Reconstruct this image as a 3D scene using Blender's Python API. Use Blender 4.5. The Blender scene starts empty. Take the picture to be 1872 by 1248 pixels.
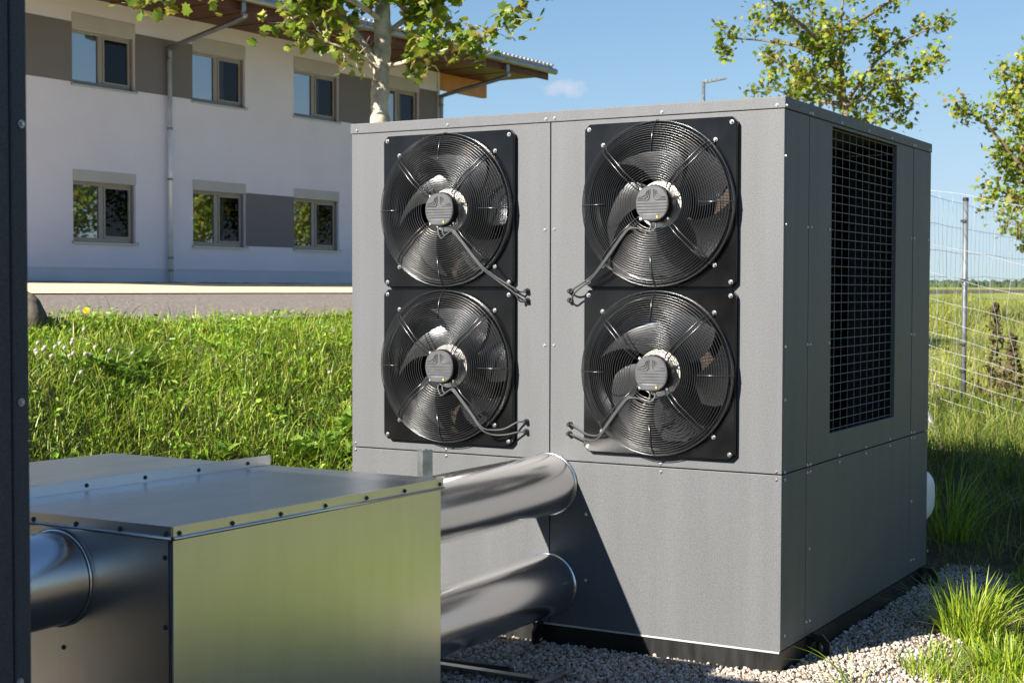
import bpy, math, random
import numpy as np
from mathutils import Vector, Matrix

# ------------------------------------------------------------------ camera, sky, sun, exposure
scene = bpy.context.scene
YAW, PITCH, ROLL = 0.5232, 0.0347, 0.0023
CAM = np.array([4.0467, -5.5603, 1.5057])
FPX = 2749.0
_f = np.array([-math.sin(YAW)*math.cos(PITCH), math.cos(YAW)*math.cos(PITCH), -math.sin(PITCH)])
_r = np.array([math.cos(YAW), math.sin(YAW), 0.0]); _u = np.cross(_r, _f)
RT = math.cos(ROLL)*_r + math.sin(ROLL)*_u
UP = -math.sin(ROLL)*_r + math.cos(ROLL)*_u
FW = _f
def ray(px, py): return FW + RT*(px-936)/FPX - UP*(py-624)/FPX
cam = bpy.data.cameras.new('camera'); camo = bpy.data.objects.new('camera', cam)
scene.collection.objects.link(camo); scene.camera = camo
cam.sensor_width = 36.0; cam.lens = FPX/1872*36.0; cam.clip_start = 0.05; cam.clip_end = 6000
M4 = Matrix.Identity(4)
for i in range(3):
    M4[i][0] = RT[i]; M4[i][1] = UP[i]; M4[i][2] = -FW[i]; M4[i][3] = CAM[i]
camo.matrix_world = M4
cam.dof.use_dof = True; cam.dof.focus_distance = 5.9; cam.dof.aperture_fstop = 9.0

SUND = Vector((0.49, 1.60, -1.0)).normalized()      # the way the light travels
world = bpy.data.worlds.new('World'); scene.world = world; world.use_nodes = True
wn = world.node_tree.nodes; wl = world.node_tree.links
bg = wn['Background']; bg.inputs['Strength'].default_value = 0.058
sky = wn.new('ShaderNodeTexSky'); sky.sky_type = 'NISHITA'; sky.sun_disc = False
sky.sun_elevation = math.asin(-SUND.z); sky.sun_rotation = math.atan2(-SUND.x, -SUND.y)
sky.air_density = 1.0; sky.dust_density = 0.0; sky.ozone_density = 3.2; sky.altitude = 300
# a few small fair-weather clouds low over the land
tc = wn.new('ShaderNodeTexCoord')
mp = wn.new('ShaderNodeMapping'); mp.inputs['Scale'].default_value = (1, 1, 2.6)
nz = wn.new('ShaderNodeTexNoise'); nz.inputs['Scale'].default_value = 5.5; nz.inputs['Detail'].default_value = 7; nz.inputs['Roughness'].default_value = 0.62
cr = wn.new('ShaderNodeValToRGB'); cr.color_ramp.elements[0].position = 0.60; cr.color_ramp.elements[1].position = 0.84
sep = wn.new('ShaderNodeSeparateXYZ')
lo = wn.new('ShaderNodeMapRange'); lo.inputs[1].default_value = 0.22; lo.inputs[2].default_value = 0.03
mul = wn.new('ShaderNodeMath'); mul.operation = 'MULTIPLY'
mixc = wn.new('ShaderNodeMixRGB'); mixc.inputs[2].default_value = (4.9, 5.3, 6.3, 1)
wl.new(tc.outputs['Generated'], mp.inputs[0]); wl.new(mp.outputs[0], nz.inputs['Vector']); wl.new(nz.outputs['Fac'], cr.inputs[0])
wl.new(tc.outputs['Generated'], sep.inputs[0]); wl.new(sep.outputs[2], lo.inputs[0])
wl.new(cr.outputs[0], mul.inputs[0]); wl.new(lo.outputs[0], mul.inputs[1])
tint = wn.new('ShaderNodeVectorMath'); tint.operation = 'MULTIPLY'; tint.inputs[1].default_value = (.84, .93, 1.0); wl.new(sky.outputs[0], tint.inputs[0])
# the clear air of the photograph: the brightest sky near the skyline levels off to pale blue
sx = wn.new('ShaderNodeSeparateXYZ'); cx_ = wn.new('ShaderNodeCombineXYZ'); wl.new(tint.outputs[0], sx.inputs[0])
def wmath(op, a, b):
    n = wn.new('ShaderNodeMath'); n.operation = op
    for i, v in enumerate((a, b)):
        if isinstance(v, (int, float)): n.inputs[i].default_value = v
        else: wl.new(v, n.inputs[i])
    return n.outputs[0]
for i, cap in enumerate((4.6, 6.1, 8.0)):
    c = sx.outputs[i]; wl.new(wmath('DIVIDE', c, wmath('POWER', wmath('ADD', wmath('POWER', wmath('DIVIDE', c, cap), 3.0), 1.0), 1/3)), cx_.inputs[i])
wl.new(mul.outputs[0], mixc.inputs[0]); wl.new(cx_.outputs[0], mixc.inputs[1])
# one small cumulus beyond the roof end
cdir = ray(1036, 162); cdir = cdir/np.linalg.norm(cdir)
df = wn.new('ShaderNodeVectorMath'); df.operation = 'SUBTRACT'; wl.new(tc.outputs['Generated'], df.inputs[0]); df.inputs[1].default_value = tuple(cdir)
da = wn.new('ShaderNodeVectorMath'); da.operation = 'DOT_PRODUCT'; wl.new(df.outputs[0], da.inputs[0]); da.inputs[1].default_value = tuple(RT)
dz_ = wn.new('ShaderNodeSeparateXYZ'); wl.new(df.outputs[0], dz_.inputs[0])
n2 = wn.new('ShaderNodeTexNoise'); n2.inputs['Scale'].default_value = 95; n2.inputs['Detail'].default_value = 5; wl.new(tc.outputs['Generated'], n2.inputs['Vector'])
q_ = wmath('ADD', wmath('POWER', wmath('ABSOLUTE', wmath('DIVIDE', da.outputs['Value'], .0185), 0), 2.0), wmath('POWER', wmath('ABSOLUTE', wmath('DIVIDE', dz_.outputs[2], .0062), 0), 2.0))
q_ = wmath('SUBTRACT', wmath('ADD', wmath('MULTIPLY', n2.outputs['Fac'], 2.6), -.35), q_)
cl = wn.new('ShaderNodeMapRange'); cl.inputs[1].default_value = 0; cl.inputs[2].default_value = 1.3; cl.inputs[4].default_value = .85; wl.new(q_, cl.inputs[0])
mix2 = wn.new('ShaderNodeMixRGB'); mix2.inputs[2].default_value = (4.9, 5.3, 6.3, 1); wl.new(cl.outputs[0], mix2.inputs[0]); wl.new(mixc.outputs[0], mix2.inputs[1]); wl.new(mix2.outputs[0], bg.inputs['Color'])
sun = bpy.data.lights.new('sun', 'SUN'); suno = bpy.data.objects.new('sun', sun); scene.collection.objects.link(suno)
sun.energy = 5.0; sun.angle = math.radians(0.55); sun.color = (1.0, 0.95, 0.87)
suno.rotation_euler = SUND.to_track_quat('-Z', 'Y').to_euler(); suno.location = (-5, -15, 12)
scene.view_settings.view_transform = 'Standard'; scene.view_settings.look = 'None'
scene.view_settings.exposure = 1.25; scene.view_settings.gamma = 1.0; scene.view_settings.use_curve_mapping = False
scene.cycles.use_denoising = True; scene.cycles.max_bounces = 8; scene.cycles.transparent_max_bounces = 12
scene.cycles.caustics_reflective = False; scene.cycles.caustics_refractive = False; scene.cycles.sample_clamp_indirect = 6.0

rng = np.random.default_rng(11); random.seed(7)
COL = scene.collection

# ------------------------------------------------------------------ photograph pixels (1872 x 1248) to points
def pxP(px, py, axis, v):
    d = ray(px, py); return CAM + d*((v-CAM[axis])/d[axis])
def pxD(px, py, depth): return CAM + ray(px, py)*depth

# ------------------------------------------------------------------ land form
def pchip(x, xs, ys):
    x = np.asarray(x, float); xs = np.asarray(xs, float); ys = np.asarray(ys, float)
    h = np.diff(xs); dl = np.diff(ys)/h; m = np.zeros(len(xs)); m[0] = 0; m[-1] = 0
    for i in range(1, len(xs)-1):
        m[i] = 0 if dl[i-1]*dl[i] <= 0 else 2*dl[i-1]*dl[i]/(dl[i-1]+dl[i])
    xc = np.clip(x, xs[0], xs[-1]); i = np.clip(np.searchsorted(xs, xc)-1, 0, len(xs)-2)
    t = (xc-xs[i])/h[i]
    return ((2*t**3-3*t**2+1)*ys[i] + (t**3-2*t**2+t)*h[i]*m[i] + (-2*t**3+3*t**2)*ys[i+1] + (t**3-t**2)*h[i]*m[i+1])
def sstep(x, a, b):
    t = np.clip((np.asarray(x, float)-a)/(b-a), 0, 1); return t*t*(3-2*t)
def land(x, y):
    x = np.asarray(x, float); y = np.asarray(y, float)
    a = pchip(-x, [0.45, 1.0, 2.6, 3.7, 8.3, 15.2, 17.2, 60, 1500], [0, .20, 1.05, 1.27, 1.405, 1.55, 1.59, 1.5, 1.5])
    a = a*(1-0.45*sstep(y, 9, 24)*(1-sstep(-x, 5, 9)))
    b = pchip(y, [2.3, 3.3, 4.8, 7.2, 10.8, 25, 96, 400, 1500], [0, .12, .30, .40, .48, .72, 1.10, 1.36, 1.42])
    z = (a**4+b**4)**0.25
    z = z - 0.055*sstep(x, 2.15, 2.7)*(1-sstep(y, 1.6, 2.8))
    grass = np.clip(sstep(-x, .6, 1.4)+sstep(x, 2.6, 3.0)+sstep(y, 2.6, 3.4), 0, 1)*(1-sstep(-x, 3.4, 4.0))
    z = z + grass*0.035*(np.sin(x*2.3+1)*np.cos(y*1.9)+.6*np.sin(x*5.1+y*3.7))
    return z
def land1(x, y): return float(land(x, y))
def pxG(px, py, lift=0.0):
    d = ray(px, py); t = 3.0; last = t
    while t < 400:
        P = CAM+d*t
        if P[2] <= land1(P[0], P[1])+lift: break
        last = t; t += 0.05 if t < 40 else 0.5
    a, b = last, t
    for _ in range(25):
        m = (a+b)/2; P = CAM+d*m
        if P[2] <= land1(P[0], P[1])+lift: b = m
        else: a = m
    return CAM+d*b

# ------------------------------------------------------------------ mesh helpers
class MB:
    def __init__(s): s.v = []; s.f = []
    def add(s, vs, fs):
        o = len(s.v); s.v += [tuple(map(float, p)) for p in vs]; s.f += [tuple(i+o for i in f) for f in fs]; return s
    def box(s, x0, x1, y0, y1, z0, z1):
        return s.add([(x0,y0,z0),(x1,y0,z0),(x1,y1,z0),(x0,y1,z0),(x0,y0,z1),(x1,y0,z1),(x1,y1,z1),(x0,y1,z1)],
                     [(0,3,2,1),(4,5,6,7),(0,1,5,4),(1,2,6,5),(2,3,7,6),(3,0,4,7)])
    def hexa(s, p):   # eight corners, same order as box
        return s.add(p, [(0,3,2,1),(4,5,6,7),(0,1,5,4),(1,2,6,5),(2,3,7,6),(3,0,4,7)])
    def tube(s, pts, r, n=8, cap=True, closed=False):
        P = [np.array(p, float) for p in pts]; N = len(P); rs = r if hasattr(r, '__len__') else [r]*N
        vs = []; prev = None
        for i in range(N):
            if closed: t = P[(i+1) % N]-P[i-1]
            else: t = P[min(i+1, N-1)]-P[max(i-1, 0)]
            t = t/ (np.linalg.norm(t)+1e-9)
            if prev is None:
                a = np.array([0,0,1.]) if abs(t[2]) < .9 else np.array([1.,0,0])
                nrm = np.cross(t, a)
            else: nrm = prev-t*(prev@t)
            nrm = nrm/(np.linalg.norm(nrm)+1e-9); prev = nrm; b = np.cross(t, nrm)
            for k in range(n):
                an = 2*math.pi*k/n; vs.append(P[i]+rs[i]*(math.cos(an)*nrm+math.sin(an)*b))
        fs = []
        for i in range(N if closed else N-1):
            j = (i+1) % N
            for k in range(n): fs.append((i*n+k, i*n+(k+1) % n, j*n+(k+1) % n, j*n+k))
        if cap and not closed:
            fs.append(tuple(range(n-1, -1, -1))); fs.append(tuple((N-1)*n+k for k in range(n)))
        return s.add(vs, fs)
    def lathe(s, prof, n=32, axis='y', c=(0,0,0), cap0=False, cap1=False):
        vs = []; fs = []
        for (r, h) in prof:
            for k in range(n):
                a = 2*math.pi*k/n; u, w = r*math.cos(a), r*math.sin(a)
                vs.append((c[0]+u, c[1]+h, c[2]+w) if axis == 'y' else ((c[0]+u, c[1]+w, c[2]+h) if axis == 'z' else (c[0]+h, c[1]+u, c[2]+w)))
        m = len(prof)
        for i in range(m-1):
            for k in range(n): fs.append((i*n+k, i*n+(k+1) % n, (i+1)*n+(k+1) % n, (i+1)*n+k))
        if cap0: fs.append(tuple(range(n-1, -1, -1)))
        if cap1: fs.append(tuple((m-1)*n+k for k in range(n)))
        return s.add(vs, fs)
    def mesh(s, name, mat, smooth=False):
        me = bpy.data.meshes.new(name); me.from_pydata(s.v, [], s.f); me.update()
        if mat: me.materials.append(mat)
        if smooth: me.polygons.foreach_set('use_smooth', [True]*len(me.polygons))
        return me
    def build(s, name, mat, parent=None, smooth=False, loc=None, bevel=0, auto=None):
        me = s.mesh(name, mat, smooth)
        import bmesh
        bm = bmesh.new(); bm.from_mesh(me); bmesh.ops.recalc_face_normals(bm, faces=bm.faces[:])
        if auto is not None:
            for e in bm.edges:
                if len(e.link_faces) == 2 and e.calc_face_angle(0) > auto: e.smooth = False
            for fc in bm.faces: fc.smooth = True
        bm.to_mesh(me); bm.free()
        return link(name, me, parent, loc, bevel)
def link(name, me, parent=None, loc=None, bevel=0):
    o = bpy.data.objects.new(name, me); COL.objects.link(o)
    if parent is not None: o.parent = parent
    if loc is not None: o.location = loc
    if bevel:
        b = o.modifiers.new('bevel', 'BEVEL'); b.width = bevel; b.segments = 2; b.limit_method = 'ANGLE'; b.angle_limit = math.radians(40)
    return o
def npmesh(name, V, F, mat, smooth=False):
    """V (n,3); F list of (m,k) index arrays"""
    me = bpy.data.meshes.new(name); me.vertices.add(len(V)); me.vertices.foreach_set('co', np.asarray(V, np.float32).ravel())
    idx = np.concatenate([f.ravel() for f in F]).astype(np.int32)
    tot = np.concatenate([np.full(len(f), f.shape[1]) for f in F]).astype(np.int32)
    st = np.concatenate([[0], np.cumsum(tot)[:-1]]).astype(np.int32)
    me.loops.add(len(idx)); me.loops.foreach_set('vertex_index', idx)
    me.polygons.add(len(tot)); me.polygons.foreach_set('loop_start', st); me.polygons.foreach_set('loop_total', tot)
    if smooth: me.polygons.foreach_set('use_smooth', np.ones(len(tot), bool))
    me.update(calc_edges=True); me.validate()
    if mat: me.materials.append(mat)
    return me
def tag(o, label, cat, group=None):
    o['label'] = label; o['category'] = cat
    if group: o['group'] = group
    return o
def kind(o, k, label=None, cat=None):
    o['kind'] = k
    if label: o['label'] = label
    if cat: o['category'] = cat
    return o
def empty(name, loc=(0,0,0)):
    o = bpy.data.objects.new(name, None); COL.objects.link(o); o.location = loc; o.empty_display_size = 0.1; return o
def plabel(o, t): o['label'] = t; return o

# ------------------------------------------------------------------ materials
def newmat(name):
    m = bpy.data.materials.new(name); m.use_nodes = True
    return m, m.node_tree.nodes, m.node_tree.links, m.node_tree.nodes['Principled BSDF']
def mat(name, col, rough=0.6, metal=0.0, var=0.0, vscale=6.0, bump=0.0, bscale=40.0, spec=None, stretch=None, coat=0.0, rvar=0.0, detail=5, bdetail=4):
    m, n, l, b = newmat(name)
    b.inputs['Base Color'].default_value = (*col, 1); b.inputs['Roughness'].default_value = rough; b.inputs['Metallic'].default_value = metal
    if spec is not None: b.inputs['Specular IOR Level'].default_value = spec
    if coat: b.inputs['Coat Weight'].default_value = coat; b.inputs['Coat Roughness'].default_value = 0.15
    t = n.new('ShaderNodeTexCoord'); mp = n.new('ShaderNodeMapping'); l.new(t.outputs['Object'], mp.inputs[0])
    if stretch: mp.inputs['Scale'].default_value = stretch
    if var or rvar:
        z = n.new('ShaderNodeTexNoise'); z.inputs['Scale'].default_value = vscale; z.inputs['Detail'].default_value = detail; l.new(mp.outputs[0], z.inputs['Vector'])
        if var:
            mr = n.new('ShaderNodeMapRange'); mr.clamp = False; mr.inputs[1].default_value = .3; mr.inputs[2].default_value = .7; mr.inputs[3].default_value = 1-var; mr.inputs[4].default_value = 1+var
            l.new(z.outputs['Fac'], mr.inputs[0])
            mx = n.new('ShaderNodeVectorMath'); mx.operation = 'MULTIPLY'; mx.inputs[0].default_value = col; l.new(mr.outputs[0], mx.inputs[1]); l.new(mx.outputs[0], b.inputs['Base Color'])
        if rvar:
            m2 = n.new('ShaderNodeMapRange'); m2.clamp = False; m2.inputs[1].default_value = .3; m2.inputs[2].default_value = .7; m2.inputs[3].default_value = max(rough-rvar, .03); m2.inputs[4].default_value = rough+rvar
            l.new(z.outputs['Fac'], m2.inputs[0]); l.new(m2.outputs[0], b.inputs['Roughness'])
    if bump:
        z2 = n.new('ShaderNodeTexNoise'); z2.inputs['Scale'].default_value = bscale; z2.inputs['Detail'].default_value = bdetail; l.new(mp.outputs[0], z2.inputs['Vector'])
        bp = n.new('ShaderNodeBump'); bp.inputs['Strength'].default_value = bump; bp.inputs['Distance'].default_value = .01; l.new(z2.outputs['Fac'], bp.inputs['Height']); l.new(bp.outputs[0], b.inputs['Normal'])
    return m
def ramp_mat(name, stops, rough=.8, src='island', nscale=3.0, transl=0.0, bump=0, bscale=50, spec=.3, streak=None):
    """colours picked per piece (random per island / per object) or by noise, optional translucency"""
    m, n, l, b = newmat(name); b.inputs['Roughness'].default_value = rough; b.inputs['Specular IOR Level'].default_value = spec
    cr = n.new('ShaderNodeValToRGB'); e = cr.color_ramp.elements
    e[0].position, e[0].color = stops[0][0], (*stops[0][1], 1); e[1].position, e[1].color = stops[-1][0], (*stops[-1][1], 1)
    for p, c in stops[1:-1]:
        q = e.new(p); q.color = (*c, 1)
    t = n.new('ShaderNodeTexCoord')
    if src == 'island':
        g = n.new('ShaderNodeNewGeometry'); l.new(g.outputs['Random Per Island'], cr.inputs[0])
    elif src == 'object':
        g = n.new('ShaderNodeObjectInfo'); l.new(g.outputs['Random'], cr.inputs[0])
    else:
        g = n.new('ShaderNodeTexNoise'); g.inputs['Scale'].default_value = nscale; g.inputs['Detail'].default_value = 8; g.inputs['Roughness'].default_value = .65; l.new(t.outputs['Object'], g.inputs['Vector']); l.new(g.outputs['Fac'], cr.inputs[0])
    col = cr.outputs[0]
    if src in ('island', 'object'):
        z = n.new('ShaderNodeTexNoise'); z.inputs['Scale'].default_value = nscale; z.inputs['Detail'].default_value = 4; l.new(t.outputs['Object'], z.inputs['Vector'])
        mr = n.new('ShaderNodeMapRange'); mr.inputs[1].default_value = .3; mr.inputs[2].default_value = .7; mr.inputs[3].default_value = .72; mr.inputs[4].default_value = 1.28; l.new(z.outputs['Fac'], mr.inputs[0])
        mx = n.new('ShaderNodeVectorMath'); mx.operation = 'MULTIPLY'; l.new(col, mx.inputs[0]); l.new(mr.outputs[0], mx.inputs[1]); col = mx.outputs[0]
    l.new(col, b.inputs['Base Color'])
    if transl:
        tr = n.new('ShaderNodeBsdfTranslucent'); ms = n.new('ShaderNodeMixShader'); ms.inputs[0].default_value = transl
        l.new(col, tr.inputs[0]); l.new(b.outputs[0], ms.inputs[1]); l.new(tr.outputs[0], ms.inputs[2]); l.new(ms.outputs[0], n['Material Output'].inputs[0])
    if bump:
        z2 = n.new('ShaderNodeTexNoise'); z2.inputs['Scale'].default_value = bscale; z2.inputs['Detail'].default_value = 5; l.new(t.outputs['Object'], z2.inputs['Vector'])
        bp = n.new('ShaderNodeBump'); bp.inputs['Strength'].default_value = bump; bp.inputs['Distance'].default_value = .02; l.new(z2.outputs['Fac'], bp.inputs['Height']); l.new(bp.outputs[0], b.inputs['Normal'])
    return m
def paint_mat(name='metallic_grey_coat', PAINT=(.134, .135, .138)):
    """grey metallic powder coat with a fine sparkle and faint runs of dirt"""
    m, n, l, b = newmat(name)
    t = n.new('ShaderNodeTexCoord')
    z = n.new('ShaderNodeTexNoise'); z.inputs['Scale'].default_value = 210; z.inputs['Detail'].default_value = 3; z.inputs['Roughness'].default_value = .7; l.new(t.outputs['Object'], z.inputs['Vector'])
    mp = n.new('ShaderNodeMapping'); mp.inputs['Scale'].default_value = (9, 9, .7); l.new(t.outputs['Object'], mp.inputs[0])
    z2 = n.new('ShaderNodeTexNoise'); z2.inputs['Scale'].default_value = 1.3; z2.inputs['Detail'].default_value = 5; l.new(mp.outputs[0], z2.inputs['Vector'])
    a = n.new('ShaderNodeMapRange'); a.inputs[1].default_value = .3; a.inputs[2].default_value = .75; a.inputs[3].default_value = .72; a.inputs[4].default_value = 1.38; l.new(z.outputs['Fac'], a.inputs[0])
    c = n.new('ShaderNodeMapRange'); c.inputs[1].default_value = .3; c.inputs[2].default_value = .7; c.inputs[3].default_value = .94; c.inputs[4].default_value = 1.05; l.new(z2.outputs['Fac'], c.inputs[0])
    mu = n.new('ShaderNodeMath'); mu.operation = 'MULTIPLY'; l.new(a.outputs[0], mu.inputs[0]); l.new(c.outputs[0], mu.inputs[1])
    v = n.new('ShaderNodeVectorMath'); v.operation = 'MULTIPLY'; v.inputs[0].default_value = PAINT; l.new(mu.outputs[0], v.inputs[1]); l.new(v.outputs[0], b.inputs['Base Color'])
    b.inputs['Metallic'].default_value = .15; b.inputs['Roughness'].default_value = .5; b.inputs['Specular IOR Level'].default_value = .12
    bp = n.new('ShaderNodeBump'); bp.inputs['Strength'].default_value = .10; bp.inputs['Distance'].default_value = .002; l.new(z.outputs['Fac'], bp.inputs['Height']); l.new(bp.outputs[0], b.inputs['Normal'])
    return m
M = {}
M['paint'] = paint_mat()
M['black'] = mat('black_gloss_coat', (.005, .005, .0055), .2, 0, var=.3, vscale=5, rvar=.06, spec=.35)
M['wire'] = mat('black_coated_wire', (.02, .02, .02), .24, 0, spec=.9)
M['motor'] = mat('cast_grey', (.085, .085, .088), .5, .3, var=.15, vscale=30)
M['motorside'] = mat('motor_black', (.012, .012, .014), .4)
M['flange'] = mat('bright_aluminium', (.78, .73, .66), .38, .85, var=.06, vscale=9)
M['blade'] = mat('grey_fan_blade', (.10, .102, .105), .34, .7, var=.15, vscale=8, rvar=.06)
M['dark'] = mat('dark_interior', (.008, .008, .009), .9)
M['coil'] = mat('coil_fins', (.05, .06, .075), .5, .5, var=.5, vscale=2, stretch=(120, 120, .3))
M['bolt'] = mat('zinc_bolt', (.42, .42, .41), .33, .9, var=.12, vscale=60)
M['sbolt'] = mat('bright_screw', (.75, .76, .76), .42, .6)
M['darkbolt'] = mat('dark_rivet', (.10, .11, .12), .4, .8)
M['plinth'] = mat('black_steel_plinth', (.010, .0095, .009), .45, .1, var=.45, vscale=3.5, stretch=(6, 6, 1.2), rvar=.1)
M['cable'] = mat('grey_cable', (.065, .065, .067), .48)
M['rubber'] = mat('black_rubber', (.013, .013, .013), .6)
M['alu'] = mat('bright_sheet_jacket', (.82, .80, .79), .23, 1.0, var=.03, vscale=2, detail=2, stretch=(1, .15, 1))
M['sheet'] = mat('galvanised_sheet', (.74, .725, .69), .30, 1.0, var=.035, vscale=9, detail=6, stretch=(1.5, 1.5, .35))
M['lid'] = mat('galvanised_lid', (.62, .63, .65), .30, 1.0, var=.07, vscale=3.0, detail=6, stretch=(4, 1, 1))
M['zinc'] = mat('galvanised_steel', (.33, .35, .35), .4, .8, var=.2, vscale=25, rvar=.1)
M['cab'] = paint_mat('shade_tinted_grey_coat', (.062, .070, .082))  # the heat pump's grey coat, darkened and blued so its colour carries the shade
M['gwire'] = mat('grille_wire', (.13, .135, .14), .45, .5)
M['white'] = mat('white_plastic', (.75, .76, .76), .45, 0, var=.05, vscale=8)
# building
M['plaster'] = mat('pale_plaster', (.66, .665, .79), .9, 0, var=.035, vscale=1.2, bump=.15, bscale=160)
M['plinthwall'] = mat('base_plaster', (.52, .56, .66), .9, 0, var=.04, vscale=1.5, bump=.15, bscale=120)
M['band'] = mat('grey_plaster', (.16, .157, .172), .9, 0, var=.04, vscale=1.3, bump=.15, bscale=160)
M['shutter'] = mat('shutter_casing', (.42, .42, .43), .7, 0, var=.05, vscale=2)
M['frame'] = mat('window_frame', (.27, .26, .25), .45, 0, var=.04)
M['sill'] = mat('metal_sill', (.42, .43, .44), .35, .6)
M['curtain'] = mat('sheer_curtain', (.82, .84, .84), .9, 0, var=.1, vscale=3)
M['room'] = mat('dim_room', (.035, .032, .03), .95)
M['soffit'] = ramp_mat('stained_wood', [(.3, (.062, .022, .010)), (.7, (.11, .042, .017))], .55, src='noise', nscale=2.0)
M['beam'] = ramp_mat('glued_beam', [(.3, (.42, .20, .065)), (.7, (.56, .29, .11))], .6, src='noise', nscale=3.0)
M['gutter'] = mat('zinc_gutter', (.30, .31, .31), .38, .8, var=.15, vscale=3, rvar=.06)
M['pipe'] = mat('zinc_downpipe', (.62, .68, .72), .4, .3, var=.1, vscale=4, rvar=.06)  # zinc with the sky's reflection put into a pale blue base colour
M['tile'] = mat('glazed_tile', (.42, .41, .40), .22, 0, var=.15, vscale=4, spec=.8)
def glass(name, refl, tint=(1, 1, 1)):
    m, n, l, b = newmat(name); n.remove(b)
    g = n.new('ShaderNodeBsdfGlossy'); g.inputs['Roughness'].default_value = .015; t = n.new('ShaderNodeBsdfTransparent'); t.inputs[0].default_value = (*tint, 1)
    fr = n.new('ShaderNodeFresnel'); fr.inputs[0].default_value = refl; x = n.new('ShaderNodeMixShader')
    l.new(fr.outputs[0], x.inputs[0]); l.new(t.outputs[0], x.inputs[1]); l.new(g.outputs[0], x.inputs[2]); l.new(x.outputs[0], n['Material Output'].inputs[0]); return m
M['glass'] = glass('coated_glass', 4.3, (.8, .84, .84))
M['screen'] = glass('insect_screen', 1.4, (.30, .30, .30))
# land
M['soil'] = ramp_mat('ground_soil', [(.3, (.055, .055, .02)), (.5, (.095, .078, .042)), (.7, (.14, .105, .065))], .95, src='noise', nscale=2.2, bump=.6, bscale=12)
M['bed'] = ramp_mat('gravel_bed', [(.35, (.10, .085, .07)), (.65, (.30, .27, .23))], .95, src='noise', nscale=60, bump=.8, bscale=90)
M['grit'] = ramp_mat('grey_pink_chippings', [(.30, (.09, .07, .058)), (.5, (.21, .17, .145)), (.70, (.44, .39, .34))], .95, src='noise', nscale=26, bump=.9, bscale=40)
M['path'] = ramp_mat('sand_coloured_path', [(.25, (.74, .57, .33)), (.75, (.90, .71, .44))], .95, src='noise', nscale=1.6, bump=.3, bscale=60)
M['strip'] = ramp_mat('dark_chippings', [(.3, (.07, .065, .06)), (.7, (.17, .155, .14))], .95, src='noise', nscale=9, bump=1, bscale=20)
M['stone'] = ramp_mat('pebbles', [(0, (.42, .38, .33)), (.22, (.52, .47, .41)), (.42, (.30, .21, .14)), (.58, (.56, .51, .44)), (.74, (.20, .17, .15)), (.86, (.48, .33, .22)), (1, (.55, .52, .49))], .75, nscale=70)
GR = [(0, (.08, .17, .012)), (.3, (.20, .32, .018)), (.6, (.31, .42, .026)), (.85, (.42, .47, .045)), (1, (.52, .46, .16))]
M['grass'] = ramp_mat('grass_blades', GR, .45, transl=.35, nscale=2.2, spec=.5)
M['fieldgrass'] = ramp_mat('meadow_grass', [(0, (.13, .19, .022)), (.4, (.23, .27, .035)), (.75, (.33, .32, .06)), (1, (.44, .38, .13))], .6, transl=.4, nscale=.25)
M['herb'] = ramp_mat('herb_leaf', [(0, (.08, .20, .012)), (.35, (.16, .32, .02)), (.75, (.27, .42, .035)), (1, (.42, .50, .08))], .42, transl=.35, nscale=1.6, spec=.5)
M['rough'] = ramp_mat('rough_grass', [(0, (.05, .10, .012)), (.4, (.13, .19, .022)), (.75, (.25, .29, .04)), (1, (.42, .36, .13))], .5, transl=.35, nscale=1.5)
M['litter'] = ramp_mat('straw_litter', [(0, (.10, .075, .045)), (.45, (.24, .18, .10)), (.6, (.12, .17, .025)), (1, (.20, .26, .04))], .8, nscale=3)
M['weed'] = ramp_mat('weed_leaf', [(0, (.10, .20, .02)), (.6, (.18, .30, .035)), (1, (.27, .38, .06))], .42, src='object', transl=.35, nscale=9, spec=.5)
M['leaf'] = ramp_mat('tree_leaf', [(0, (.09, .165, .014)), (.35, (.19, .27, .024)), (.7, (.30, .34, .035)), (.9, (.40, .35, .05)), (1, (.25, .14, .05))], .45, src='island', transl=.45, nscale=4, spec=.4)
M['leafo'] = ramp_mat('plane_leaf', [(0, (.07, .14, .014)), (.35, (.17, .25, .022)), (.72, (.28, .34, .033)), (.90, (.34, .34, .05)), (1, (.20, .10, .045))], .45, src='object', transl=.45, nscale=9, spec=.4)
M['bark'] = ramp_mat('plane_bark', [(.32, (.20, .165, .12)), (.46, (.36, .31, .23)), (.56, (.50, .45, .34)), (.7, (.60, .55, .43))], .8, src='noise', nscale=4.2, bump=.5, bscale=14)
M['twig'] = ramp_mat('twig_bark', [(.3, (.13, .10, .07)), (.7, (.27, .22, .16))], .85, src='noise', nscale=12)
M['rock'] = ramp_mat('boulder', [(.3, (.06, .048, .038)), (.7, (.13, .105, .082))], .85, src='noise', nscale=6, bump=.5, bscale=18)
M['yellow'] = mat('dandelion_yellow', (.85, .55, .01), .6)
M['clover'] = mat('clover_white', (.56, .50, .40), .7, 0, var=.25, vscale=120)
M['stem'] = mat('green_stem', (.14, .20, .04), .6)
M['dock'] = ramp_mat('dry_dock', [(0, (.12, .085, .045)), (.5, (.20, .15, .075)), (1, (.18, .20, .055))], .8, transl=.3, nscale=3)
M['wood'] = ramp_mat('far_trees', [(0, (.030, .050, .018)), (.5, (.045, .070, .028)), (1, (.065, .090, .038))], .95, nscale=.02)

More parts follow.
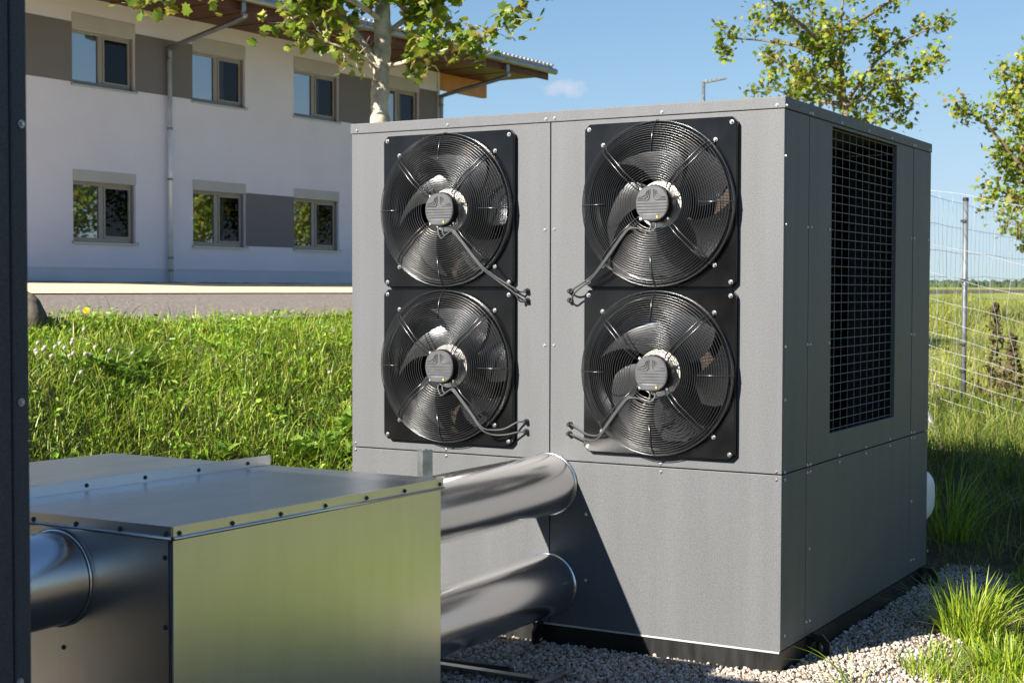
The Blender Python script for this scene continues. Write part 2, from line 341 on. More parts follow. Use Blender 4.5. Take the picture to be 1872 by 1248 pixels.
# ------------------------------------------------------------------ land: one sheet to the horizon, then the surfaces laid on it
def axis_lines(fine0, fine1, step, far):
    a = list(np.arange(fine0, fine1+1e-6, step)); s = step; x = fine1
    while x < far: s *= 1.22; x += s; a.append(x)
    s = step; x = fine0
    while x > -far: s *= 1.22; x -= s; a.insert(0, x)
    return np.array(a)
def sheet(name, xs, ys, lift, m):
    X, Y = np.meshgrid(xs, ys); Z = land(X, Y)+lift
    V = np.stack([X, Y, Z], -1).reshape(-1, 3); nx = len(xs)
    i = np.arange(len(ys)-1)[:, None]*nx+np.arange(nx-1)[None]; i = i.ravel()
    return link(name, npmesh(name, V, [np.stack([i, i+1, i+nx+1, i+nx], -1)], m, True))
kind(sheet('ground', axis_lines(-18, 5, .16, 1600), axis_lines(-7, 30, .25, 1600), 0, M['soil']), 'structure')
kind(sheet('gravel_bed', np.arange(-.5, 2.62, .1), np.arange(-6.6, 2.45, .1), .004, M['bed']), 'structure')
kind(sheet('gravel_verge', np.arange(-8.3, -3.4, .15), np.arange(-6, 28, .25), .03, M['grit']), 'structure')
kind(sheet('path', np.arange(-16.5, -8.25, .25), np.arange(-6, 30, .25), .04, M['path']), 'structure')

# ------------------------------------------------------------------ bolts
def bolt_mesh(name, r, m, h=.006):
    b = MB(); b.lathe([(r, 0), (r, -.0015), (r*.95, -.002)], 12, 'y', cap1=True)
    b.lathe([(r*.62, -.002), (r*.6, -h*.8), (r*.42, -h)], 8, 'y', cap1=True)
    return b.mesh(name, m)
B_FRONT = bolt_mesh('bolt', .0072, M['bolt']); B_FAN = bolt_mesh('bolt', .0095, M['bolt'], .008)
B_SMALL = bolt_mesh('bolt', .0062, M['sbolt']); B_DARK = bolt_mesh('rivet', .0068, M['darkbolt'], .007)
def bolt(me, parent, P, face='-y', name='bolt'):
    o = link(name, me, parent, P)
    o.rotation_euler = {'-y': (0,0,0), '+x': (0,0,math.pi/2), '+y': (0,0,math.pi), '+z': (-math.pi/2,0,0)}[face]
    return o

# ------------------------------------------------------------------ the heat pump
W, D, ZT, ZL, ZS, ZC = 2.0487, 2.1772, 2.25, 2.2046, 0.7877, 0.097
hp = tag(empty('heat_pump', (0, 0, 0)), 'large grey heat pump cabinet with four black fans standing on gravel', 'heat pump')
G = .0026
def panel(name, axis, us, zs, holes, depth, parent, pos, label=None):
    """flat panel in cells; axis 'y' faces -Y with u=X, axis 'x' faces +X with u=Y"""
    b = MB(); nu, nz_ = len(us)-1, len(zs)-1; keep = {(i, j) for i in range(nu) for j in range(nz_)}-set(holes)
    def pt(u, z, dd): return (u, pos+dd, z) if axis == 'y' else (pos-dd, u, z)
    for (i, j) in keep:
        c = [(us[i], zs[j]), (us[i+1], zs[j]), (us[i+1], zs[j+1]), (us[i], zs[j+1])]
        b.add([pt(*q, 0) for q in c], [(0,1,2,3)])
        for (di, dj, k) in ((0,-1,0), (1,0,1), (0,1,2), (-1,0,3)):
            if (i+di, j+dj) not in keep:
                p, q = c[k], c[(k+1) % 4]; b.add([pt(*p, 0), pt(*q, 0), pt(*q, depth), pt(*p, depth)], [(0,1,2,3)])
    import bmesh
    me = b.mesh(name, M['paint']); bm = bmesh.new(); bm.from_mesh(me); bmesh.ops.remove_doubles(bm, verts=bm.verts[:], dist=1e-5)
    bmesh.ops.recalc_face_normals(bm, faces=bm.faces[:]); bm.to_mesh(me); bm.free()
    o = link(name, me, parent, bevel=.0015)
    if label: plabel(o, label)
    return o
FX = [(.527), (1.532)]; FZ = [1.848, 1.170]; HS = .30
for k in range(2):
    x0, x1 = (0, W/2) if k == 0 else (W/2, W)
    us = [x0+G*(k), FX[k]-HS, FX[k]+HS, x1-G*(1-k)]
    panel('front_panel', 'y', us, [ZS+G, FZ[1]-HS, FZ[1]+HS, FZ[0]-HS, FZ[0]+HS, ZL-.002], [(1,1), (1,3)], .02, hp, 0)
    panel('front_panel', 'y', [us[0], us[-1]], [ZC, ZS-G], [], .02, hp, .0005)
SY = [.0225, .294, 1.85, D]; GY0, GY1, GZ0, GZ1 = .585, 1.555, .902, 2.190
for k in range(3):
    y0, y1 = SY[k]+(G if k else .0), SY[k+1]-(G if k < 2 else 0)
    if k == 1: panel('side_panel', 'x', [y0, GY0, GY1, y1], [ZS+G, GZ0, GZ1, ZL-.002], [(1,1)], .02, hp, W)
    else: panel('side_panel', 'x', [y0, y1], [ZS+G, ZL-.002], [], .02, hp, W+(.0015 if k == 2 else 0))
    panel('side_panel', 'x', [y0, y1], [ZC, ZS-G], [], .02, hp, W-.0005)
MB().box(0, .02, .003, D, ZC, ZL-.002).build('side_panel', M['paint'], hp)
MB().box(.021, W-.021, D-.02, D-.001, ZC, ZL-.002).build('back_panel', M['paint'], hp)
MB().box(-.005, W+.005, -.005, D+.004, ZL, ZT).build('lid', M['paint'], hp, bevel=.003)
MB().box(.005, W-.004, .004, D-.01, -.03, ZC-.006).build('base_plinth', M['plinth'], hp)
MB().box(.005, W-.004, -.003, .0035, ZC-.008, ZC-.0008).build('base_flashing', M['sbolt'], hp)
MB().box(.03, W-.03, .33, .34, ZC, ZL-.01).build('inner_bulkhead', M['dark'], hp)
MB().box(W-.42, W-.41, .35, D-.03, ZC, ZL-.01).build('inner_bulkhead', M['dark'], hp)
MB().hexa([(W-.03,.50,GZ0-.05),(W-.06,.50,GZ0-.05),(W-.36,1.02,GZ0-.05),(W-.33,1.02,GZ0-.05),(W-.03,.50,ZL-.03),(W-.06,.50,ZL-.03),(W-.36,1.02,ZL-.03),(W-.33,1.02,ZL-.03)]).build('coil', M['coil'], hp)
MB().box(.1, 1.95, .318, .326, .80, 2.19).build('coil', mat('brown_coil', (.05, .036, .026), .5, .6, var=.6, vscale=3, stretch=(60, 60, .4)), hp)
# side grille: wires one by one
gv = MB().tube([(0,0,GZ0-.006), (0,0,GZ1+.006)], .0015, 6).mesh('grille_wire', M['gwire'])
gh = MB().tube([(0,GY0-.006,0), (0,GY1+.006,0)], .0019, 6).mesh('grille_wire', M['gwire'])
for i in range(11): link('grille_wire', gv, hp, (W-.018, GY0+.004+(GY1-GY0-.008)*i/10, 0))
for i in range(34): link('grille_wire', gh, hp, (W-.013, 0, GZ0+.012+(GZ1-GZ0-.02)*i/33))
# lifting lugs: octagonal plates with a hole
def lug(x, y, face):
    b = MB(); n = 16; oc = []; ri = []
    for k in range(n):
        a = 2*math.pi*k/n; s = .054/math.cos((a+math.pi/8) % (math.pi/4)-math.pi/8)
        oc.append((math.cos(a)*s, math.sin(a)*s)); ri.append((math.cos(a)*.027, math.sin(a)*.027))
    vs = [(p[0], -.006, p[1]) for p in oc]+[(p[0], -.006, p[1]) for p in ri]+[(p[0], .006, p[1]) for p in oc]+[(p[0], .006, p[1]) for p in ri]; fs = []
    for k in range(n):
        j = (k+1) % n; fs += [(k, j, n+j, n+k), (2*n+k, 3*n+k, 3*n+j, 2*n+j), (k, 2*n+k, 2*n+j, j), (n+k, n+j, 3*n+j, 3*n+k)]
    b.add(vs, fs); b.box(-.008, .008, .006, .03, -.05, .05)
    o = b.build('lifting_lug', M['plinth'], hp, loc=(x, y, .048)); return o
o = lug(W+.035, .345, 'x'); o = lug(W+.035, 2.06, 'x')
o = lug(.993, -.03, "y"); o.rotation_euler = (0, 0, math.radians(90))
vs = []; fs = []; prof = [(.0, 1.0), (.12, 1.0), (.18, .95), (.215, .86), (.236, .66), (.242, .3)]
for (dy, k_) in prof:
    for k in range(24):
        a = 2*math.pi*k/24; vs.append((W-.155+.15*k_**.35*math.copysign(abs(math.cos(a))**.55, math.cos(a)), D-.001+dy, .43+.148*k_*math.copysign(abs(math.sin(a))**.6, math.sin(a))))
for i in range(len(prof)-1):
    for k in range(24): fs.append((i*24+k, i*24+(k+1) % 24, (i+1)*24+(k+1) % 24, (i+1)*24+k))
fs.append(tuple((len(prof)-1)*24+k for k in range(24)))
plabel(MB().add(vs, fs).build('rear_housing', M['white'], hp, auto=.9), 'white rounded plastic housing on the back')
# screws where the photograph shows them
def c1(l, ox, oy, s): return [(ox+x/s, oy+y/s) for x, y in l]
fb = c1([(42,260),(585,225),(1175,190),(1227,185)], 640,160,3.283)+c1([(660,87)], 1020,180,3.466)+[(1421,192)]
for q in fb: bolt(B_FRONT, hp, pxP(*q, 1, -.005))
fb = c1([(1170,855),(1225,852)], 640,160,3.283)+c1([(1168,432),(1222,432),(33,1015),(33,1055),(575,1055),(575,1093)], 640,500,3.283)+c1([(585,1085),(585,1130),(1244,1130),(1244,1175)], 1020,500,3.12)+c1([(812,388),(811,724)], 780,800,2.786)
for q in fb: bolt(B_FRONT, hp, pxP(*q, 1, 0))
sb = c1([(118,102),(250,147),(265,150),(433,203),(587,248),(719,290),(843,330),(855,333),(932,357)], 1400,160,3.12)
for q in sb: bolt(B_SMALL, hp, pxP(*q, 0, W+.005), '+x')
sb = c1([(112,390),(112,780),(238,797),(258,797),(362,810),(829,860),(846,860),(926,870)], 1400,160,3.12)+c1([(108,230),(236,217),(254,217),(359,208),(828,159),(845,159),(925,150),(108,532),(107,945),(107,988),(235,903),(252,899),(235,945),(252,940),(418,848),(418,886),(568,800),(569,837),(706,757),(706,793),(828,718),(845,715),(828,750),(845,747),(828,1110)], 1400,560,3.12)+c1([(284,367),(263,847),(285,838),(121,937),(952,58),(948,443),(967,437),(1058,382)], 1400,900,3.587)
for q in sb: bolt(B_SMALL, hp, pxP(*q, 0, W+.0005), '+x')
# ---- fans
def ring_plate():
    b = MB(); n = 96; hs = .3335; ch = .022; rin = .306
    outer = []; inner = []
    for k in range(n):
        a = 2*math.pi*(k+.5)/n; c, s = math.cos(a), math.sin(a)
        t = min(hs/max(abs(c), 1e-6), hs/max(abs(s), 1e-6), (2*hs-ch)/(abs(c)+abs(s))); outer.append((c*t, s*t)); inner.append((c*rin, s*rin))
    y0 = -.027
    L = [[(p[0], 0, p[1]) for p in outer], [(p[0], y0+.003, p[1]) for p in outer], [(p[0]*.991, y0, p[1]*.991) for p in outer], [(p[0]*1.02, y0, p[1]*1.02) for p in inner]]
    for (r, y) in ((.309, y0-.004), (.305, y0-.003), (.300, y0+.008), (.2955, .01), (.294, .05), (.294, .16)):
        L.append([(p[0]/rin*r, y, p[1]/rin*r) for p in inner])
    vs = [p for l_ in L for p in l_]; fs = []
    for i in range(len(L)-1):
        for k in range(n): fs.append((i*n+k, i*n+(k+1) % n, (i+1)*n+(k+1) % n, (i+1)*n+k))
    return b.add(vs, fs)
RP = ([.098, .17, .285, .318, .329], [-.080, -.104, -.084, -.060, -.036])
def gy(r): return float(np.interp(r, *RP))
def ring_mesh(r, y, wr=.0014):
    n = 96; return MB().tube([(r*math.cos(2*math.pi*k/n), y, r*math.sin(2*math.pi*k/n)) for k in range(n)], wr, 5, closed=True).mesh('guard_ring', M['wire'], True)
rings = [ring_mesh(r, gy(r)) for r in np.linspace(.100, .326, 25)]+[ring_mesh(.330, y, .0018) for y in (-.052, -.043, -.034)]
def arm_mesh():
    b = MB()
    for s in (-.009, .009):
        pts = [(r, y, s) for r, y in ((.080, -.062), (.095, -.084), (.13, -.097), (.17, -.1075), (.285, -.0875), (.312, -.072), (.322, -.055))]
        pts += [(.336, -.034, s*.7), (.347, -.030, s*.3)]
        b.tube(pts, .0024, 6)
    return b.mesh('guard_arm', M['wire'], True)
def clip_mesh():
    return MB().tube([(.205, -.1055, 0), (.285, -.0885, 0), (.316, -.066, 0), (.332, -.050, 0), (.335, -.027, 0)], .0026, 6).mesh('guard_clip', M['wire'], True)
def blade_mesh():
    nu, nv = 9, 8; vs = []; fs = []
    for i in range(nu):
        u = i/(nu-1); r = .078+(.287-.078)*u
        for j in range(nv):
            v = j/(nv-1)-.5; aw = math.radians(44+10*u-16*(u-.5)**2); sw = math.radians(30)*u**1.6
            a = v*aw+sw; vs.append((r*math.cos(a), .062-(v)*(.115-.03*u)+.012*math.cos(v*3.1), r*math.sin(a)))
    for i in range(nu-1):
        for j in range(nv-1): fs.append((i*nv+j, i*nv+j+1, (i+1)*nv+j+1, (i+1)*nv+j))
    return MB().add(vs, fs).mesh('fan_blade', M['blade'], True)
PLATE, ARM, CLIP, BLADE = None, arm_mesh(), clip_mesh(), blade_mesh()
def motor_body():
    return MB().lathe([(.064, 0), (.074, -.012), (.075, -.072), (.071, -.080)], 40, 'y', cap1=True)
def motor_cover():
    b = MB(); pts = []
    for k in range(32):
        a = 2*math.pi*k/32; r = .0725*(1-.02*math.cos(4*a)); pts.append((r*math.cos(a), r*math.sin(a)))
    n = 32; L = [[(p[0], -.0805, p[1]) for p in pts], [(p[0], -.0885, p[1]) for p in pts], [(p[0]*.95, -.0915, p[1]*.95) for p in pts]]
    vs = [p for l_ in L for p in l_]; fs = [(i*n+k, i*n+(k+1) % n, (i+1)*n+(k+1) % n, (i+1)*n+k) for i in range(2) for k in range(n)]+[tuple(2*n+k for k in range(n))]
    return b.add(vs, fs)
def motor_ribs():
    b = MB()
    for z, hw in ((.002, .066), (-.010, .066), (-.022, .062), (-.034, .056)): b.box(-hw, hw, -.0945, -.0912, z-.0018, z+.0018)
    for s in (-1, 1):
        for q in (.012, .022, .032):
            b.tube([(s*(.066-q*.25), -.0925, .014+(q-.012)*.6), (s*q*1.35, -.0925, .014+(q-.012)*.6), (s*q*.8, -.0925, .022+(q-.012)*.6), (s*q*.62, -.0925, .056-(q-.012)*.3)], .0022, 6)
    return b
def term_box():
    return MB().box(-.042, .030, -.0935, -.078, -.067, -.040)
FANP = None
def make_fan(cx, cz, spin):
    global FANP
    if FANP is None:
        p = ring_plate().build('fan_plate', M['black'], hp, auto=.6)
        mb = motor_body().build('motor', M['motorside'], p, auto=.7)
        motor_cover().build('motor_cover', M['motor'], p, auto=.5)
        motor_ribs().build('cooling_ribs', M['motor'], p, bevel=0)
        term_box().build('terminal_cover', M['motor'], p, bevel=.004)
        MB().box(.022, .028, -.0945, -.0934, -.058, -.050).build('warning_sticker', M['yellow'], p)
        MB().lathe([(.060, -.009), (.060, -.012), (.094, -.012), (.094, -.004)], 48, 'y').build('mounting_flange', M['flange'], p)
        MB().lathe([(.078, -.003), (.082, .02), (.082, .12)], 32, 'y', cap1=True).build('rotor', M['motorside'], p, auto=.7)
        for me in rings: link('guard_ring', me, p)
        for k in range(4):
            a = math.pi/4+k*math.pi/2; o = link('guard_arm', ARM, p); o.rotation_euler = (0, -a, 0)
            bolt(B_FAN, p, (.349*math.cos(a)*.995, -.031, .349*math.sin(a)*.995)); bolt(B_SMALL, p, (.084*math.cos(a), -.066, .084*math.sin(a)))
            o = link('guard_clip', CLIP, p); o.rotation_euler = (0, -k*math.pi/2, 0)
        for sx in (-1, 1):
            for sz in (-1, 1): bolt(B_FAN, p, (sx*.312, -.027, sz*.312))
        for k in range(5): link('fan_blade', BLADE, p)
        FANP = p
    else:
        p = FANP.copy(); COL.objects.link(p); p.parent = hp
        for c in list(FANP.children):
            q = c.copy(); COL.objects.link(q); q.parent = p
    p.location = (cx, -.001, cz)
    k = 0
    for c in p.children:
        if c.name.startswith('fan_blade'): c.rotation_euler = (0, spin+k*2*math.pi/5, 0); k += 1
    return p
for (cx, cz, sp) in ((FX[0], FZ[0], 2.62), (FX[1], FZ[0], 2.20), (FX[0], FZ[1], 2.66), (FX[1], FZ[1], 3.02)): make_fan(cx, cz, sp)
def smooth_path(P, per=6):
    P = [np.array(p, float) for p in P]; P = [2*P[0]-P[1]]+P+[2*P[-1]-P[-2]]; out = []
    for i in range(1, len(P)-2):
        for k in range(per):
            t = k/per; a, b, c, d = P[i-1], P[i], P[i+1], P[i+2]
            out.append(.5*((2*b)+(-a+c)*t+(2*a-5*b+4*c-d)*t*t+(-a+3*b-3*c+d)*t**3))
    return out+[P[-2]]
def cables(cx, cz, s, ends, sag):
    for i, (ex, ez) in enumerate(ends):
        q = i*.010; x0 = cx+(-.012+.022*i)
        pts = [(x0, -.072, cz-.070), (x0, -.078, cz-.098), (x0+s*.022, -.088, cz-.124+q), (x0+s*.052, -.100, cz-.112+q), (cx+s*.085, -.112, cz-.092-q*.8), (cx+s*.12, -.112, cz-.125-q),
               (cx+s*.17, -.106, cz-.185-q), (cx+s*.222, -.098, cz-.245-q-(.0 if sag else .006))]
        if sag: pts += [(cx+s*.275, -.075, cz-.29-q), ((cx+s*.275+ex)/2+s*.02, -.055, (cz-.30+ez)/2-.012), (ex-s*.02, -.03, ez-.004), (ex, -.008, ez)]
        else: pts += [(cx+s*.262, -.075, cz-.262-q*2), (cx+s*.31, -.055, ez-.004-(.01 if i else .026)), (ex-s*.03, -.03, ez-.003), (ex, -.008, ez)]
        MB().tube(smooth_path(pts), .0038, 8).build('cable', M['cable'], hp, smooth=True)
        MB().lathe([(.012, 0), (.012, -.006), (.0085, -.010), (.0085, -.022), (.006, -.026)], 14, 'y', c=(ex, 0, ez), cap1=True).build('cable_gland', M['rubber'], hp, auto=.6)
cables(FX[0], FZ[0], 1, [(.916, 1.498), (.917, 1.458)], True)
cables(FX[0], FZ[1], 1, [(.913, .944), (.913, .902)], False)
cables(FX[1], FZ[0], -1, [(1.123, 1.498), (1.123, 1.460)], True)
cables(FX[1], FZ[1], -1, [(1.123, .942), (1.121, .903)], False)

# ------------------------------------------------------------------ the neighbouring cabinet, whose corner closes the left edge
YF = -3.735
XF = float(pxP(53, 624, 1, YF)[0])
cb = tag(empty('equipment_cabinet', (XF, YF, 0)), 'dark shaded cabinet edge with two round bolts beside the metal duct box', 'cabinet')
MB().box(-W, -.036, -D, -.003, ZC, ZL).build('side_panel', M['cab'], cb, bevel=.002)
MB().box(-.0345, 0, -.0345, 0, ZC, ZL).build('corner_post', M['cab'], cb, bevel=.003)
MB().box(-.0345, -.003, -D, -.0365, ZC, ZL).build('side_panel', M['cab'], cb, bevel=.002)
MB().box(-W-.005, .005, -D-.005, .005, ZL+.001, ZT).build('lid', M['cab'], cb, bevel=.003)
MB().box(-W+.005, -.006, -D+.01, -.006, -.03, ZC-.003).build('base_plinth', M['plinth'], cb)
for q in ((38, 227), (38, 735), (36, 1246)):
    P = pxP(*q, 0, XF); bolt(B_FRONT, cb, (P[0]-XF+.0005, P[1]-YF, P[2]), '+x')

# ------------------------------------------------------------------ duct box between the two
BX0, BX1, BXS, BY0, BY1, BZ = -.093, 1.382, .657, -2.678, -1.407, .895
db = tag(empty('duct_box', (.64, -2.04, 0)), 'low galvanised sheet metal duct box with riveted lid between the cabinets', 'duct box')
ob = np.array([.64, -2.04, 0])
def bb(x0, x1, y0, y1, z0, z1): return MB().box(x0-ob[0], x1-ob[0], y0-ob[1], y1-ob[1], z0, z1)
bb(BX1-.012, BX1, BY0+.002, BY1, .04, BZ-.012).build('side_panel', M['sheet'], db, bevel=.002)
bb(BX0, BX0+.012, BY0+.002, BY1, .04, BZ-.012).build('side_panel', M['sheet'], db)
bb(.977, BX1-.0125, BY0-.001, BY0+.010, .04, BZ-.012).build('front_panel', M['sheet'], db, bevel=.001)
bb(BX0+.0125, .973, BY0+.003, BY0+.012, .04, BZ-.012).build('front_panel', M['sheet'], db)
bb(BX0+.0125, BX1-.0125, BY1-.012, BY1-.001, .04, BZ-.012).build('back_panel', M['sheet'], db)
def lidpart(x0, x1, lab):
    b = MB(); z0, z1 = BZ-.012, BZ+.003; dz = -.014
    b.hexa([(x-ob[0], y-ob[1], z) for x, y, z in ((x0,BY0-.004,z0),(x1,BY0-.004,z0),(x1,BY1+.004,z0+dz),(x0,BY1+.004,z0+dz),(x0,BY0-.004,z1),(x1,BY0-.004,z1),(x1,BY1+.004,z1+dz),(x0,BY1+.004,z1+dz))])
    return b.build('lid', M['lid'], db, bevel=.0015)
lidpart(BXS+.003, BX1+.004, 0); lidpart(BX0-.004, BXS-.003, 0)
MB().hexa([(x-ob[0], y-ob[1], z) for x, y, z in ((BXS-.002,BY0-.01,BZ-.01),(BXS+.002,BY0-.01,BZ-.01),(BXS+.002,BY1+.012,BZ-.024),(BXS-.002,BY1+.012,BZ-.024),(BXS-.002,BY0-.01,BZ+.036),(BXS+.002,BY0-.01,BZ+.036),(BXS+.002,BY1+.012,BZ+.024),(BXS-.002,BY1+.012,BZ+.024))]).build('standing_seam', M['lid'], db)
for k in range(5): bolt(B_DARK, db, (BXS+.002-ob[0], BY0+.16+k*.25-ob[1], BZ+.016-k*.0025), '+x', 'rivet')
def trim(p0, p1, out, name='edge_trim'):
    """folded edge along the lid: a flat strip ending in a round bead"""
    p0, p1, out = np.array(p0)-ob, np.array(p1)-ob, np.array(out); b = MB(); h = .028; up = np.array([0,0,1.])
    c = [p0, p1, p1+out*.003, p0+out*.003]
    b.hexa([q-up*h for q in c]+[q+up*.003 for q in c]); o = b.build(name, M['sheet'], db)
    MB().tube([p0+out*.004-up*h, p1+out*.004-up*h], .0055, 8).build('edge_bead', M['sheet'], db, smooth=True)
trim((BX1+.0042, BY0-.004, BZ), (BX1+.0042, BY1+.004, BZ-.014), (1, 0, 0)); trim((BX0, BY0-.0042, BZ), (BX1+.003, BY0-.0042, BZ), (0, -1, 0))
for k in range(7): bolt(B_DARK, db, (BX1+.0075-ob[0], BY0+.018+k*(1.235/6)-ob[1], BZ-.016-.002*k), '+x', 'rivet')
for k in range(6): bolt(B_DARK, db, (BX1-.014-k*.16-ob[0], BY0-.0075-ob[1], BZ-.016), '-y', 'rivet')
for z in (.835, .655, .47, .29): bolt(B_DARK, db, (BX1-.024-ob[0], BY0-.001-ob[1], z-.02), '-y', 'rivet')
for z in (.845, .54, .435, .25): bolt(B_DARK, db, (.992-ob[0], BY0-.001-ob[1], z), '-y', 'rivet')
MB().tube([(BX1-.0015-ob[0], BY0-.0015-ob[1], .04), (BX1-.0015-ob[0], BY0-.0015-ob[1], BZ-.03)], .004, 8).build('corner_bead', M['darkbolt'], db, smooth=True)

# ------------------------------------------------------------------ jacketed pipes
def pipe(z, y0, y1, x, lab, r=.127):
    e = tag(empty('insulated_pipe', (x, y0, z)), lab, 'pipe', 'sheet clad pipes joining the box')
    L = y1-y0
    MB().lathe([(r, 0), (r, L*.33), (r, L*.66), (r, L)], 72, 'y').build('jacket', M['alu'], e, smooth=True)
    MB().lathe([(r+.001, L-.010), (r+.006, L-.008), (r+.006, L-.003), (r+.001, L-.001)], 72, 'y').build('end_collar', M['alu'], e, smooth=True)
    MB().lathe([(r+.0005, .001), (r+.006, .003), (r+.006, .008), (r+.0005, .010)], 72, 'y').build('end_collar', M['alu'], e, smooth=True)
    MB().tube([(r*math.cos(2.5), .01, r*math.sin(2.5)), (r*math.cos(2.5), L-.01, r*math.sin(2.5))], .0022, 6).build('lap_seam', M['alu'], e)
    return e
pipe(.687, BY1-.001, -.0005, 1.024, 'upper bright metal pipe running from the duct box into the fan cabinet')
pipe(.262, BY1-.001, -.0005, 1.024, 'lower bright metal pipe running close above the gravel into the fan cabinet')
pipe(.727, YF-.002, BY0-.0015, .972, 'short bright metal pipe between dark cabinet and front of duct box')

# ------------------------------------------------------------------ small steelwork on the gravel
STX = float(pxP(777, 830, 1, -.95)[0]); STZ = float(pxP(777, 821, 1, -.95)[2])
st = tag(empty('strut_post', (STX, -.95, .8135)), 'short upright galvanised channel strut standing on the upper pipe behind the duct box', 'post')
b = MB(); h_ = STZ-.8135; b.box(-.0205, .0205, -.0205, -.018, .003, h_); b.box(-.0205, -.018, -.018, .0205, .003, h_); b.box(.018, .0205, -.018, .0205, .003, h_); b.box(-.018, -.011, .018, .0205, .003, h_); b.box(.011, .018, .018, .0205, .003, h_)
o = b.build('channel', M['zinc'], st); o.rotation_euler = (0, 0, math.radians(62))
MB().box(-.03, .03, -.03, .03, -.003, .0025).build('foot_plate', M['zinc'], st)
fr = tag(empty('steel_frame', (1.0, -.85, 0)), 'galvanised angle steel frame lying on the gravel under the pipes', 'frame')
b = MB(); b.box(-.75, .345, .225, .229, .0, .045); b.box(-.75, .345, .19, .2245, .0415, .045); b.build('rail', M['zinc'], fr)
b = MB(); b.box(.350, .354, -.45, .40, .0, .045); b.box(.3545, .385, -.45, .40, .0415, .045); b.build('rail', M['zinc'], fr)
for (x, y) in ((.36, .375), (.315, .208), (-.20, .54)):
    MB().tube([(x, y, -.02), (x, y, .085)], .005, 8).build('stud', M['zinc'], fr); MB().lathe([(.011, .046), (.011, .054)], 6, 'z', c=(x, y, 0), cap0=True, cap1=True).build('nut', M['zinc'], fr)
hz = []
for k in range(150):
    x = .25+.0062*k; hz.append((x, -.575+.01*math.sin(x*5), .028))
tag(MB().tube(hz, [.024 if k % 2 else .0205 for k in range(150)], 14).build('corrugated_hose', M['rubber'], smooth=True), 'black corrugated hose lying on gravel behind the steel frame', 'hose')

# ------------------------------------------------------------------ the building
BD = np.array([0.0475, 0.99887, 0]); BN = np.array([0.99887, -0.0475, 0]); BOFF = -17.199
def fac(s, o, z): return BD*s+BN*(BOFF+o)+np.array([0, 0, z])
def pxF(px, py, o):
    d = ray(px, py); t = (BOFF+o-CAM@BN)/(d@BN); P = CAM+d*t; return float(P@BD), float(P[2])
bo = fac(18, 0, 1.55)
bd = tag(empty('apartment_building', bo), 'pale two storey building with grey bands and brown wooden eaves beyond the path', 'building')
def fbox(s0, s1, o0, o1, z0, z1, b=None):
    b = b or MB(); return b.hexa([fac(s, o, z)-bo for s, o, z in ((s0,o1,z0),(s1,o1,z0),(s1,o0,z0),(s0,o0,z0),(s0,o1,z1),(s1,o1,z1),(s1,o0,z1),(s0,o0,z1))])
SE, S0 = 24.84, 4.0
WS = [13.37+3.03*k for k in range(4)]; WW = 1.515
wins = [(s, 5.21, 6.22, 6.49, 1) for s in WS]+[(s, 2.35, 3.46, 3.665, 0) for s in WS[:3]]
ss = sorted([S0, SE]+[x for s in WS for x in (s, s+WW)]); zs = [1.88, 2.35, 3.46, 5.21, 6.22, 6.95]
b = MB()
for i in range(len(ss)-1):
    for j in range(len(zs)-1):
        mid, zm = (ss[i]+ss[i+1])/2, (zs[j]+zs[j+1])/2
        if any(s < mid < s+WW and z0 < zm < z1 for s, z0, z1, _, _ in wins): continue
        q = [(ss[i], zs[j]), (ss[i+1], zs[j]), (ss[i+1], zs[j+1]), (ss[i], zs[j+1])]
        b.add([fac(s, 0, z)-bo for s, z in q], [(0,1,2,3)])
for s, z0, z1, _, _ in wins:
    for p, q in (((s, z0), (s+WW, z0)), ((s+WW, z0), (s+WW, z1)), ((s+WW, z1), (s, z1)), ((s, z1), (s, z0))):
        b.add([fac(p[0], 0, p[1])-bo, fac(q[0], 0, q[1])-bo, fac(q[0], -.2, q[1])-bo, fac(p[0], -.2, p[1])-bo], [(0,1,2,3)])
b.build('wall', M['plaster'], bd)
fbox(SE-.3, SE, -11, -.01, 1.4, 6.95).build('gable_wall', M['plaster'], bd)
fbox(S0, SE-.3, -11.3, -11, 1.4, 6.95).build('rear_wall', M['plaster'], bd)
fbox(S0, SE-.004, -.3, -.012, 1.3, 1.95).build('wall_base', M['plinthwall'], bd)
def band(s0, s1, z0, z1): fbox(s0, s1, .001, .007, z0, z1).build('plaster_band', M['band'], bd)
band(S0, WS[0]-.004, 5.24, 6.32); band(WS[0]+WW+.004, WS[1]-.004, 5.24, 6.32)
band(WS[2]+WW+.004, WS[3]-.004, 5.24, 6.32); band(WS[3]+WW+.004, SE-.12, 5.24, 6.32); band(WS[1]+WW+.004, WS[2]-.004, 2.385, 3.48)
fbox(SE-.118, SE-.108, .0, .006, 1.9, 6.9).build('expansion_joint', M['frame'], bd)
